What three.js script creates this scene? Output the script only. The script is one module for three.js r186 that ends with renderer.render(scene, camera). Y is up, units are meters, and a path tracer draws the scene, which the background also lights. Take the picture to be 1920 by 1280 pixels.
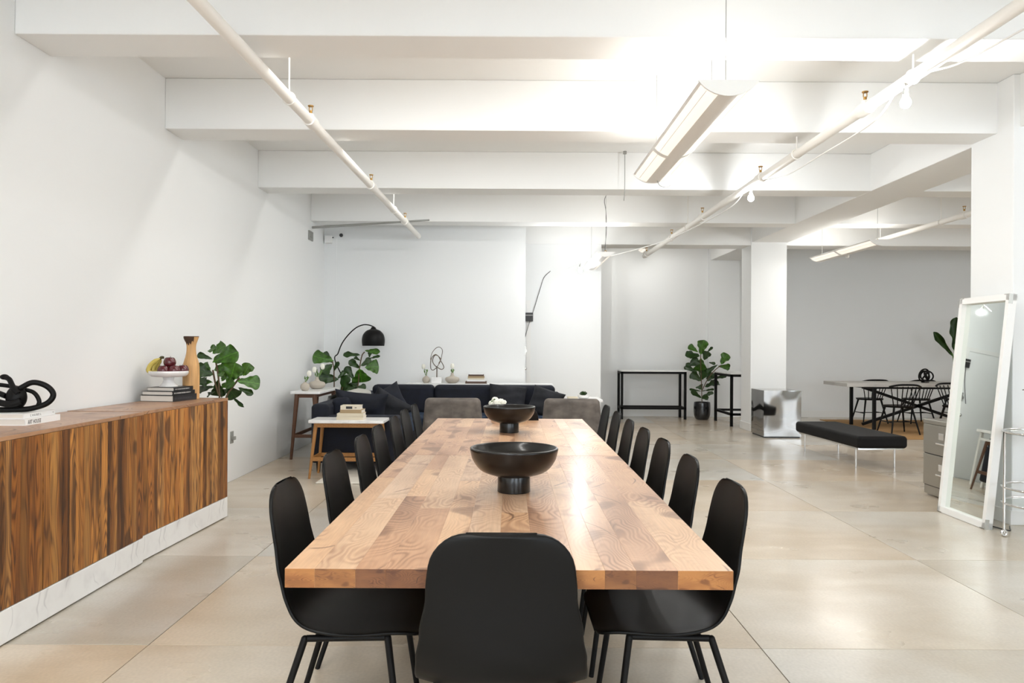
import * as THREE from 'three';
import { mergeGeometries } from 'three/addons/utils/BufferGeometryUtils.js';
import { RoundedBoxGeometry } from 'three/addons/geometries/RoundedBoxGeometry.js';
import { RectAreaLightUniformsLib } from 'three/addons/lights/RectAreaLightUniformsLib.js';

// ------------------------------------------------------------------ camera, sky, exposure
const F = 1400, CX = 957, CY = 650, EYE = 1.366, ROLL = 0.0058;
const scene = new THREE.Scene();
const camera = new THREE.PerspectiveCamera(2 * Math.atan(640 / F) * 180 / Math.PI, 1.5, 0.05, 100);
camera.position.set(0, EYE, 0);
camera.rotation.set(0, 0, ROLL);
camera.setViewOffset(1920, 1280, 960 - CX, 640 - CY, 1920, 1280);
const renderer = new THREE.WebGLRenderer({ antialias: true });
renderer.toneMapping = THREE.LinearToneMapping;
renderer.toneMappingExposure = 3.6;
renderer.shadowMap.enabled = true;
RectAreaLightUniformsLib.init();
scene.background = new THREE.Color(0.80, 0.90, 1.0);
scene.backgroundIntensity = 2.3;
const UP_LIGHT = 5.5, DOWN_LIGHT = 12, BULB = 0.6;

// ------------------------------------------------------------------ helpers
let seed0 = 7;
function rng(s) { return () => { s = (s + 0x6d2b79f5) | 0; let t = Math.imul(s ^ (s >>> 15), 1 | s); t = (t + Math.imul(t ^ (t >>> 7), 61 | t)) ^ t; return ((t ^ (t >>> 14)) >>> 0) / 4294967296; }; }
const R = rng(12345);
const V = (x, y, z) => new THREE.Vector3(x, y, z);
const cr = Math.cos(ROLL), sr = Math.sin(ROLL);
function at(px, py, d) {              // a point of the place, by where the photograph shows it and how deep it lies
  const u = px - CX, v = py - CY;
  return V((u * cr + v * sr) * d / F, EYE - (-u * sr + v * cr) * d / F, -d);
}
const used = {};
function numbered(n) { used[n] = (used[n] ?? -1) + 1; return used[n] ? n + '_' + String(used[n]).padStart(3, '0') : n; }
function tag(o, label, category, group, kind) { if (label) o.userData.label = label; if (category) o.userData.category = category; if (group) o.userData.group = group; if (kind) o.userData.kind = kind; return o; }
function thing(name, label, category, p = [0, 0, 0], turn = 0, group) {
  const o = new THREE.Group(); o.name = numbered(name); o.position.set(...p); o.rotation.y = turn; scene.add(o);
  return tag(o, label, category, group);
}
function obj(name, geo, mat, parent = scene) {
  const m = new THREE.Mesh(Array.isArray(geo) ? merge(geo) : geo, mat);
  m.name = parent === scene ? numbered(name) : name; m.castShadow = m.receiveShadow = true; parent.add(m); return m;
}
function struct(name, geo, mat, parent = scene) { const m = obj(name, geo, mat, parent); m.userData.kind = 'structure'; return m; }
function single(name, label, category, geo, mat, group) { return tag(obj(name, geo, mat), label, category, group); }
function merge(list) {
  return mergeGeometries(list.map((g) => { const n = g.index ? g.toNonIndexed() : g; for (const k of Object.keys(n.attributes)) if (!['position', 'normal', 'uv'].includes(k)) n.deleteAttribute(k); return n; }));
}
function copyOf(o, p, turn, label) {
  const c = o.clone(); c.name = numbered(o.name.replace(/_\d{3}$/, '')); c.userData = { ...o.userData }; if (label) c.userData.label = label;
  c.position.set(...p); c.rotation.y = turn; scene.add(c); return c;
}
const tr = (g, x = 0, y = 0, z = 0) => g.translate(x, y, z);
function bx(x0, x1, y0, y1, z0, z1, r = 0, seg = 2) {
  const w = x1 - x0, h = y1 - y0, d = Math.abs(z1 - z0);
  const g = r ? new RoundedBoxGeometry(w, h, d, seg, Math.min(r, w / 2 - 1e-4, h / 2 - 1e-4, d / 2 - 1e-4)) : new THREE.BoxGeometry(w, h, d);
  return g.translate((x0 + x1) / 2, (y0 + y1) / 2, (z0 + z1) / 2);
}
function worldUV(g, s = 1, ou = 0, ov = 0) {   // uv in metres, by the way each face points
  const p = g.attributes.position, n = g.attributes.normal, uv = new Float32Array(p.count * 2);
  for (let i = 0; i < p.count; i++) {
    const ax = Math.abs(n.getX(i)), ay = Math.abs(n.getY(i)), az = Math.abs(n.getZ(i));
    let u, v;
    if (ay >= ax && ay >= az) { u = p.getX(i); v = p.getZ(i); } else if (ax >= az) { u = p.getZ(i); v = p.getY(i); } else { u = p.getX(i); v = p.getY(i); }
    uv[2 * i] = u * s + ou; uv[2 * i + 1] = v * s + ov;
  }
  g.setAttribute('uv', new THREE.BufferAttribute(uv, 2)); return g;
}
function grainUV(g, axis, ou, ov) {            // uv in metres with v along the grain; end grain mirrored about the middle
  const p = g.attributes.position, n = g.attributes.normal, uv = new Float32Array(p.count * 2);
  g.computeBoundingBox(); const c = g.boundingBox.getCenter(V(0, 0, 0));
  const G = (i) => [p.getX(i), p.getY(i), p.getZ(i)], N = (i) => [n.getX(i), n.getY(i), n.getZ(i)].map(Math.abs), cc = [c.x, c.y, c.z];
  for (let i = 0; i < p.count; i++) {
    const q = G(i), m = N(i), k = m.indexOf(Math.max(...m));
    const others = [0, 1, 2].filter((a) => a !== k);
    if (k === axis) { uv[2 * i] = (q[others[1]] - cc[others[1]]) * 6 + ou; uv[2 * i + 1] = q[others[0]] * 4.5 + ov; }
    else { const o = others.find((a) => a !== axis); uv[2 * i] = q[o] + ou; uv[2 * i + 1] = q[axis] + ov; }
  }
  g.setAttribute('uv', new THREE.BufferAttribute(uv, 2)); return g;
}
function rod(a, b, r0, r1 = r0, seg = 10) {
  const d = b.clone().sub(a), g = new THREE.CylinderGeometry(r1, r0, d.length(), seg);
  g.applyQuaternion(new THREE.Quaternion().setFromUnitVectors(V(0, 1, 0), d.clone().normalize()));
  return g.translate((a.x + b.x) / 2, (a.y + b.y) / 2, (a.z + b.z) / 2);
}
function bar(a, b, w, h) {                     // square bar from a to b
  const d = b.clone().sub(a), g = new THREE.BoxGeometry(w, h, d.length());
  const m = new THREE.Matrix4().lookAt(b, a, Math.abs(d.y) > 0.95 * d.length() ? V(0, 0, 1) : V(0, 1, 0));
  g.applyMatrix4(m); return g.translate((a.x + b.x) / 2, (a.y + b.y) / 2, (a.z + b.z) / 2);
}
function tube(pts, r, n = 40, seg = 8, closed = false, tension = 0.5) { return new THREE.TubeGeometry(new THREE.CatmullRomCurve3(pts, closed, 'catmullrom', tension), n, r, seg, closed); }
function lathe(pts, seg = 40) { return new THREE.LatheGeometry(pts.map(([x, y]) => new THREE.Vector2(x, y)), seg); }
function smoothLathe(pts, n = 40, seg = 40) { const c = new THREE.SplineCurve(pts.map(([x, y]) => new THREE.Vector2(x, y))); return new THREE.LatheGeometry(c.getPoints(n).map((p) => new THREE.Vector2(Math.max(p.x, 0), p.y)), seg); }
const ss = (a, b, x) => { const t = Math.min(1, Math.max(0, (x - a) / (b - a))); return t * t * (3 - 2 * t); };
const mix = (a, b, t) => a + (b - a) * t;
const mix3 = (a, b, t) => [mix(a[0], b[0], t), mix(a[1], b[1], t), mix(a[2], b[2], t)];

// ------------------------------------------------------------------ periodic noise and computed textures
const PERM = new Uint8Array(512); { const r = rng(99); const a = [...Array(256).keys()]; for (let i = 255; i > 0; i--) { const j = Math.floor(r() * (i + 1)); [a[i], a[j]] = [a[j], a[i]]; } for (let i = 0; i < 512; i++) PERM[i] = a[i & 255]; }
function gr(h, x, y) { switch (h & 7) { case 0: return x + y; case 1: return x - y; case 2: return -x + y; case 3: return -x - y; case 4: return 1.4 * x; case 5: return -1.4 * x; case 6: return 1.4 * y; default: return -1.4 * y; } }
function pn(u, v, fx, fy, s = 0) {
  const x = u * fx, y = v * fy, xi = Math.floor(x), yi = Math.floor(y), xf = x - xi, yf = y - yi;
  const a = ((xi % fx) + fx) % fx, b = (((xi + 1) % fx) + fx) % fx, c = ((yi % fy) + fy) % fy, d = (((yi + 1) % fy) + fy) % fy;
  const H = (i, j) => PERM[(PERM[(i + s * 31) & 255] + j + s * 17) & 255];
  const ux = xf * xf * xf * (xf * (xf * 6 - 15) + 10), uy = yf * yf * yf * (yf * (yf * 6 - 15) + 10);
  return mix(mix(gr(H(a, c), xf, yf), gr(H(b, c), xf - 1, yf), ux), mix(gr(H(a, d), xf, yf - 1), gr(H(b, d), xf - 1, yf - 1), ux), uy);
}
function fbm(u, v, fx, fy, oct, s = 0) { let a = 0, w = 1, t = 0; for (let i = 0; i < oct; i++) { a += w * pn(u, v, fx << i, fy << i, s + i); t += w; w *= 0.5; } return a / t; }
function tex(n, metres, fn, srgb = true) {
  const d = new Uint8Array(n * n * 4);
  for (let y = 0; y < n; y++) for (let x = 0; x < n; x++) { const c = fn(x / n, y / n), o = 4 * (y * n + x); d[o] = Math.max(0, Math.min(255, c[0])); d[o + 1] = Math.max(0, Math.min(255, c[1])); d[o + 2] = Math.max(0, Math.min(255, c[2])); d[o + 3] = 255; }
  const t = new THREE.DataTexture(d, n, n); t.wrapS = t.wrapT = THREE.RepeatWrapping; t.magFilter = THREE.LinearFilter; t.repeat.set(1 / metres, 1 / metres);
  if (srgb) t.colorSpace = THREE.SRGBColorSpace; t.needsUpdate = true; return t;
}
const grey = (k) => { const v = 255 * k; return [v, v, v]; };
const tableGrain = tex(1024, 1.3, (u, v) => {
  const w1 = fbm(u, v, 3, 2, 3, 11) * 0.06, w2 = fbm(u, v, 4, 2, 3, 17) * 0.05, a = u + w1, b = v + w2;
  const f = fbm(a, b, 5, 2, 2, 3) * 1.6 + 0.34 * fbm(a, b, 12, 6, 2, 5);
  const ring = f * 8.5, band = 0.5 + 0.5 * Math.sin(ring * 6.283 + 0.8 * pn(a, b, 20, 9, 25)), vis = 0.25 + 0.75 * ss(-0.25, 0.35, pn(u, v, 6, 4, 27));
  const broad = fbm(a, b, 4, 2, 3, 8), fib = pn(u, v, 300, 14, 2) * 0.5 + pn(u, v, 150, 6, 4) * 0.5;
  let c = mix3([212, 180, 150], [166, 130, 102], ss(0.05, 0.95, band * 0.34 * vis + ss(-0.5, 0.5, broad) * 0.62));
  c = mix3(c, [122, 88, 66], 0.5 * vis * ss(0.7, 0.99, band) * ss(-0.1, 0.4, broad + 0.5 * pn(a, b, 9, 4, 21)));
  const knot = ss(0.42, 0.62, pn(a, b, 8, 5, 31)); c = mix3(c, [108, 76, 54], knot * 0.5);
  const crack = 1 - ss(0.0, 0.028, Math.abs(pn(a + 0.3, b, 6, 3, 41))); c = mix3(c, [92, 66, 48], crack * 0.7 * ss(0.12, 0.42, pn(u, v, 7, 6, 43)));
  const k = 1 + 0.07 * fib; return [c[0] * k, c[1] * k, c[2] * k];
});
const boardGrain = tex(1024, 1.2, (u, v) => {
  const a = u + fbm(u, v, 4, 2, 3, 51) * 0.025, b = v + fbm(u, v, 5, 3, 2, 53) * 0.04;
  const f = fbm(a, b, 9, 1, 2, 55) * 1.6 + 0.2 * pn(a, b, 20, 3, 57), band = 0.5 + 0.5 * Math.sin(f * 7 * 6.283);
  const streak = fbm(a, v, 26, 1, 3, 59), broad = fbm(a, v, 10, 1, 2, 61), fib = pn(u, v, 340, 8, 63) * 0.6 + pn(u, v, 170, 4, 65) * 0.5;
  let c = mix3([206, 148, 80], [146, 96, 48], ss(0.1, 0.9, band * 0.5 + 0.5 * ss(-0.5, 0.5, streak)));
  c = mix3(c, [74, 48, 28], 0.8 * ss(0.05, 0.45, broad + 0.35 * streak)); c = mix3(c, [70, 44, 26], 0.55 * ss(0.72, 0.97, band) * ss(-0.35, 0.2, streak)); c = mix3(c, [216, 174, 112], 0.6 * ss(0.15, 0.5, -broad + 0.3 * streak));
  const knot = ss(0.5, 0.68, pn(a, b, 11, 4, 67)); c = mix3(c, [70, 46, 30], knot * 0.6);
  const k = 1 + 0.19 * fib; return [c[0] * k, c[1] * k, c[2] * k];
});
const legGrain = tex(256, 0.6, (u, v) => { const f = fbm(u, v, 30, 2, 3, 71), k = 1 + 0.2 * f; return [226 * k, 222 * k, 216 * k]; });
const concrete = tex(2048, 5.68, (u, v) => {
  const big = fbm(u, v, 4, 5, 5, 83), mid = fbm(u, v, 13, 17, 4, 87), fine = pn(u, v, 420, 420, 89), wipe = fbm(u + 0.02 * big, v, 7, 22, 4, 91);
  let c = mix3([207, 201, 191], [189, 176, 157], ss(-0.5, 0.55, big + 0.4 * mid));
  c = mix3(c, [221, 214, 204], 0.45 * ss(-0.1, 0.6, wipe)); c = mix3(c, [164, 152, 136], 0.08 * ss(0, 0.6, mid - 0.4 * wipe));
  const k = 1 + 0.035 * fine; return [c[0] * k, c[1] * k, c[2] * k];
});
const concreteGloss = tex(512, 5.68, (u, v) => grey(0.34 + 0.2 * fbm(u, v, 8, 12, 4, 95)), false);
const marble = tex(512, 0.9, (u, v) => {
  const a = u + fbm(u, v, 4, 4, 3, 101) * 0.12, b = v + fbm(u, v, 4, 4, 3, 103) * 0.12;
  const vein = (1 - ss(0, 0.05, Math.abs(pn(a, b, 4, 3, 105)))) * ss(-0.1, 0.4, pn(u, v, 5, 5, 107)), cloud = fbm(u, v, 5, 5, 4, 109);
  const c = mix3([242, 241, 239], [224, 222, 221], ss(-0.1, 0.6, cloud)); return mix3(c, [178, 176, 177], vein * 0.38);
});
const wallBump = tex(256, 0.7, (u, v) => grey(0.5 + 0.4 * fbm(u, v, 12, 12, 4, 111)), false);
const weave = tex(128, 0.06, (u, v) => { const c = Math.sin(u * 6.283 * 24) * Math.sin(v * 6.283 * 24); return grey(0.5 + 0.3 * c + 0.15 * pn(u, v, 40, 40, 113)); }, false);
const crumple = tex(256, 0.5, (u, v) => grey(0.5 + 0.5 * fbm(u, v, 5, 4, 4, 115)), false);
const nap = tex(256, 0.7, (u, v) => grey(0.8 + 0.3 * fbm(u, v, 5, 7, 4, 117)));
const jute = tex(256, 0.3, (u, v) => { const k = 0.86 + 0.1 * Math.sin(v * 6.283 * 20) + 0.16 * pn(u, v, 30, 60, 119); return [206 * k, 160 * k, 104 * k]; });
const shag = tex(256, 0.3, (u, v) => { const k = 0.95 + 0.1 * pn(u, v, 60, 60, 121); return [232 * k, 226 * k, 214 * k]; });
const dents = tex(256, 0.62, (u, v) => grey(0.5 + 0.45 * pn(u, v, 2, 2, 123) + 0.12 * pn(u, v, 3, 4, 125)), false);
const leafSkin = tex(128, 1, (u, v) => { const m = Math.abs(u - 0.5), s = Math.abs(((v * 7 + m * 5) % 1) - 0.5), k = 0.92 + 0.3 * fbm(u, v, 6, 6, 2, 127) + 0.35 * (m < 0.02 ? 1 : 0) + 0.16 * (s < 0.06 ? 1 : 0); return [64 * k, 102 * k, 32 * k]; });

const S = (o) => new THREE.MeshStandardMaterial(o), P = (o) => new THREE.MeshPhysicalMaterial(o);
const hex = (h) => new THREE.Color(h);
const M = {
  wall: S({ color: hex('#eeefee'), roughness: 0.75, bumpMap: wallBump, bumpScale: 0.0006 }),
  ceiling: S({ color: hex('#efefed'), roughness: 0.85, bumpMap: wallBump, bumpScale: 0.0008 }),
  paint: S({ color: hex('#efeeeb'), roughness: 0.45 }),
  pipe: S({ color: hex('#efece6'), roughness: 0.5, bumpMap: crumple, bumpScale: 0.001 }),
  floor: P({ map: concrete, roughness: 1, roughnessMap: concreteGloss, clearcoat: 0.5, clearcoatRoughness: 0.2 }),
  joint: S({ color: hex('#8a8072'), roughness: 0.9 }),
  marble: P({ map: marble, roughness: 0.35, clearcoat: 0.3, clearcoatRoughness: 0.1 }),
  shell: P({ color: hex('#080808'), roughness: 0.45, specularIntensity: 0.42 }),
  blackMetal: P({ color: hex('#0b0a0a'), roughness: 0.5, specularIntensity: 0.4 }),
  ceramic: P({ color: hex('#0c0907'), roughness: 0.3, specularIntensity: 0.6, clearcoat: 0.35, clearcoatRoughness: 0.12, bumpMap: crumple, bumpScale: 0.0006 }),
  darkWood: S({ color: hex('#6a4732'), map: legGrain, roughness: 0.5 }),
  legWood: S({ color: hex('#b98449'), map: legGrain, roughness: 0.5 }),
  paleWood: S({ color: hex('#e9b87c'), map: legGrain, roughness: 0.55 }),
  navy: P({ color: hex('#0d1426'), map: nap, roughness: 0.85, sheen: 0.25, sheenColor: hex('#2a3f70'), sheenRoughness: 0.4, bumpMap: crumple, bumpScale: 0.004 }),
  seatBlue: P({ color: hex('#22364f'), map: nap, roughness: 0.85, sheen: 0.7, sheenColor: hex('#506a92'), sheenRoughness: 0.4 }),
  charcoalCloth: P({ color: hex('#26282f'), map: nap, roughness: 0.9, sheen: 0.5, sheenColor: hex('#6a6f80'), sheenRoughness: 0.4, bumpMap: crumple, bumpScale: 0.006 }),
  throwCloth: S({ color: hex('#b9b8b0'), roughness: 0.95, bumpMap: weave, bumpScale: 0.001 }),
  suede: P({ color: hex('#7d746d'), map: nap, roughness: 0.85, sheen: 0.4, sheenColor: hex('#a09890'), sheenRoughness: 0.5 }),
  blackCloth: P({ color: hex('#0d0c0d'), roughness: 0.7, specularIntensity: 0.5, bumpMap: weave, bumpScale: 0.0006 }),
  chrome: S({ color: hex('#dcdcdc'), roughness: 0.07, metalness: 1 }),
  polished: S({ color: hex('#9d9a96'), roughness: 0.06, metalness: 1, bumpMap: dents, bumpScale: 0.006 }),
  brushed: S({ color: hex('#a6a299'), roughness: 0.32, metalness: 0.85 }),
  brass: S({ color: hex('#b08848'), roughness: 0.35, metalness: 0.9 }),
  mirror: S({ color: hex('#eef3ee'), roughness: 0.015, metalness: 1 }),
  glass: P({ color: hex('#f4fbf8'), roughness: 0.02, transmission: 1, thickness: 0.004, ior: 1.5 }),
  pane: P({ color: hex('#ffffff'), roughness: 0.02, transmission: 1, thickness: 0, ior: 1.5 }),
  stone: S({ color: hex('#b9b0a3'), roughness: 0.8, bumpMap: crumple, bumpScale: 0.002 }),
  petal: P({ color: hex('#f3f1e4'), roughness: 0.7, side: THREE.DoubleSide }),
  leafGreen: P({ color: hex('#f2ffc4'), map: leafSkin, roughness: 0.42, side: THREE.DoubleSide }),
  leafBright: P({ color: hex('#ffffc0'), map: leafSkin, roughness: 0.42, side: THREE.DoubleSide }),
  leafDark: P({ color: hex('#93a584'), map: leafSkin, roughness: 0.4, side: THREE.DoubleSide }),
  stem: S({ color: hex('#5d4a34'), roughness: 0.8 }),
  greenStem: S({ color: hex('#5d7d3c'), roughness: 0.6 }),
  soil: S({ color: hex('#2a211a'), roughness: 1 }),
  pot: P({ color: hex('#17181c'), roughness: 0.25, clearcoat: 0.6, bumpMap: crumple, bumpScale: 0.004 }),
  pages: S({ color: hex('#ddd6cc'), roughness: 0.9 }),
  whiteCover: P({ color: hex('#f1f0ee'), roughness: 0.35 }),
  creamCover: S({ color: hex('#d6cbb4'), roughness: 0.7 }),
  tanCover: S({ color: hex('#a99270'), roughness: 0.7 }),
  brownCover: S({ color: hex('#5a463a'), roughness: 0.7 }),
  blackCover: P({ color: hex('#17171a'), roughness: 0.35 }),
  apple: P({ color: hex('#55101a'), roughness: 0.25, clearcoat: 0.5 }),
  banana: S({ color: hex('#c9b45a'), roughness: 0.5 }),
  bananaTip: S({ color: hex('#4b4526'), roughness: 0.6 }),
  bark: S({ color: hex('#4a3322'), roughness: 0.8 }),
  bronze: S({ color: hex('#6f6256'), roughness: 0.4, metalness: 0.7 }),
  greyPlastic: S({ color: hex('#9a9a95'), roughness: 0.5 }),
  darkPlastic: S({ color: hex('#2c2c2c'), roughness: 0.4 }),
  rugWhite: S({ map: shag, roughness: 1 }), rugJute: S({ map: jute, roughness: 1, bumpMap: weave, bumpScale: 0.002 }),
  lens: S({ color: hex('#f2ece2'), roughness: 0.6, emissive: new THREE.Color(1.0, 0.93, 0.82), emissiveIntensity: 0.19 }),
  uplens: S({ color: hex('#ffffff'), roughness: 0.6, emissive: new THREE.Color(1.0, 0.96, 0.9), emissiveIntensity: 0.5 }),
  bulb: S({ color: hex('#ffffff'), roughness: 0.3, emissive: new THREE.Color(0.93, 0.97, 1.0), emissiveIntensity: 14 }),
};

// ------------------------------------------------------------------ the room
const LEFT = -2.80, RIGHT = 12, FAR = 14.87, NEAR = -3.2, SLAB = 3.52, BEAM = 3.11;
{
  const fl = struct('floor', bx(LEFT - 0.2, RIGHT + 0.2, -0.25, -0.006, -FAR - 0.2, -NEAR + 0.2), M.joint);
  tag(fl, 'polished concrete floor divided by saw-cut joints');
  const slabs = ['#fff5e8', '#fcf5eb', '#f8f6f2', '#f2f4f5'].map((c) => { const m = M.floor.clone(); m.color = hex(c); return m; });
  const xs = [LEFT, -1.64, -0.245, 1.15, 2.64, 4.06, 5.48, 6.9, 8.32, 9.74, 11.16, RIGHT], ds = [NEAR, -2.4, -0.95, 0.5, 1.95, 3.4, 4.84, 6.28, 7.72, 9.16, 10.6, 12.04, 13.48, FAR];
  for (let i = 0; i + 1 < xs.length; i++) for (let j = 0; j + 1 < ds.length; j++) struct('floor_slab', worldUV(bx(xs[i] + 0.0022, xs[i + 1] - 0.0022, -0.03, 0, -ds[j + 1] + 0.0022, -ds[j] - 0.0022, 0.0012, 1), 1, i * 1.7, j * 2.3), slabs[(i * 5 + j * 3) % 4], fl);
  struct('ceiling', worldUV(bx(LEFT - 0.2, RIGHT + 0.2, SLAB, SLAB + 0.25, -FAR - 0.2, -NEAR + 0.2)), M.ceiling);
  struct('wall_left', worldUV(bx(LEFT - 0.2, LEFT, 0, SLAB, -FAR - 0.2, -NEAR + 0.2)), M.wall);
  struct('wall_right', worldUV(bx(RIGHT, RIGHT + 0.2, 0, SLAB, -FAR - 0.2, -NEAR + 0.2)), M.wall);
  // the far wall, with shallow pilasters in the recess
  struct('wall_far', worldUV(bx(LEFT, 4.55, 0, SLAB, -FAR - 0.2, -FAR)), M.wall);
  struct('wall_far_side_room', worldUV(bx(4.55, RIGHT, 0, SLAB, -FAR - 0.2, -FAR)), M.wall);
  struct('trim_1', worldUV(bx(1.5, 1.99, 0, SLAB, -FAR, -FAR + 0.14)), M.wall);
  struct('trim_2', worldUV(bx(3.93, 4.55, 0, SLAB, -FAR, -FAR + 0.05)), M.wall);
  struct('baseboard_far', [bx(1.99, 3.93, 0, 0.13, -FAR, -FAR + 0.016, 0.004)], M.paint);
  struct('baseboard_side_room', [bx(4.55, RIGHT, 0, 0.13, -FAR, -FAR + 0.016, 0.004)], M.paint);
  // living-room end wall, and the partition with a door behind it
  struct('wall_living', worldUV(bx(LEFT, 0.222, 0, SLAB, -11.34, -11.2)), M.wall);
  struct('wall_partition', worldUV(bx(LEFT, 1.49, 0, 3.06, -12.44, -12.3)), M.wall);
  struct('trim_3', bx(LEFT, LEFT + 0.19, 0, 3.0, -11.2, -11.19), M.wall);
  // the near wall behind the photographer, with four tall windows
  const wx = [[-2.1, -0.1], [0.9, 2.9], [5.2, 7.6], [8.6, 11]], sill = 0.75, head = 3.0;
  let x = LEFT; const parts = [];
  for (const [a, b] of wx) { parts.push(bx(x, a, 0, SLAB, -NEAR, -NEAR + 0.2)); parts.push(bx(a, b, 0, sill, -NEAR, -NEAR + 0.2)); parts.push(bx(a, b, head, SLAB, -NEAR, -NEAR + 0.2)); x = b; }
  parts.push(bx(x, RIGHT, 0, SLAB, -NEAR, -NEAR + 0.2));
  struct('wall_near', worldUV(merge(parts)), M.wall);
  wx.forEach(([a, b], i) => {
    const w = new THREE.Group(); w.name = 'window_' + (i + 1); w.userData.kind = 'structure'; scene.add(w);
    const z = -NEAR + 0.1, fr = [bx(a, a + 0.05, sill, head, z - 0.03, z + 0.03), bx(b - 0.05, b, sill, head, z - 0.03, z + 0.03), bx(a, b, sill, sill + 0.05, z - 0.03, z + 0.03), bx(a, b, head - 0.05, head, z - 0.03, z + 0.03), bx((a + b) / 2 - 0.025, (a + b) / 2 + 0.025, sill, head, z - 0.03, z + 0.03), bx(a, b, 1.9, 1.95, z - 0.03, z + 0.03)];
    obj('window_frame', fr, M.paint, w);
    for (let c = 0; c < 2; c++) for (let r = 0; r < 2; r++) { const x0 = c ? (a + b) / 2 + 0.025 : a + 0.05, x1 = c ? b - 0.05 : (a + b) / 2 - 0.025, y0 = r ? 1.95 : sill + 0.05, y1 = r ? head - 0.05 : 1.9; obj('pane', new THREE.PlaneGeometry(x1 - x0, y1 - y0).translate((x0 + x1) / 2, (y0 + y1) / 2, z), M.pane, w); }
  });
  // beams, girder and pillars
  for (const [d0, d1, y] of [[-2.1, -1.75, BEAM], [0, 0.35, BEAM], [2.05, 2.38, BEAM], [4.2, 4.53, BEAM], [6.03, 6.36, BEAM], [8.25, 8.58, BEAM], [10.44, 10.78, BEAM], [12.3, 12.77, 3.06]])
    struct('ceiling_beam', worldUV(bx(LEFT, RIGHT, y, SLAB, -d1, -d0, 0.006, 1)), M.ceiling);
  struct('ceiling_girder', worldUV(bx(3.97, 4.55, BEAM - 0.002, SLAB, -FAR, -NEAR, 0.006, 1)), M.ceiling);
  struct('pillar', worldUV(bx(3.92, 4.62, 0, SLAB, -6.37, -5.83, 0.008, 1)), M.wall);
  struct('pillar', worldUV(bx(3.95, 4.54, 0, SLAB, -12.78, -12.28, 0.008, 1)), M.wall);
  struct('baseboard_pillar', [bx(3.905, 4.635, 0, 0.11, -6.385, -5.815, 0.004)], M.paint);
  struct('baseboard_pillar_far', [bx(3.935, 4.555, 0, 0.13, -12.795, -12.265, 0.004)], M.paint);
}
{ // door in the partition
  const d = new THREE.Group(); d.name = 'door_1'; d.userData.kind = 'structure'; scene.add(d);
  obj('door_leaf', bx(-0.66, 0.262, 0.004, 2.06, -12.3, -12.29, 0.002), M.wall, d);
  obj('door_frame', [bx(-0.73, -0.664, 0, 2.13, -12.3, -12.284), bx(0.264, 0.33, 0, 2.13, -12.3, -12.289), bx(-0.664, 0.264, 2.063, 2.13, -12.3, -12.284)], M.paint, d);
  obj('door_knob', [rod(V(0.245, 1.01, -12.285), V(0.245, 1.01, -12.24), 0.012), new THREE.SphereGeometry(0.03, 20, 14).translate(0.245, 1.01, -12.225)], M.chrome, d);
  obj('deadbolt', [rod(V(0.245, 1.30, -12.285), V(0.245, 1.30, -12.26), 0.028, 0.028, 20), bx(0.235, 0.255, 1.24, 1.38, -12.285, -12.27)], M.chrome, d);
  obj('hinge', [bx(-0.675, -0.65, 1.7, 1.8, -12.29, -12.275), bx(-0.675, -0.65, 0.3, 0.4, -12.29, -12.275)], M.brushed, d);
}

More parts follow.
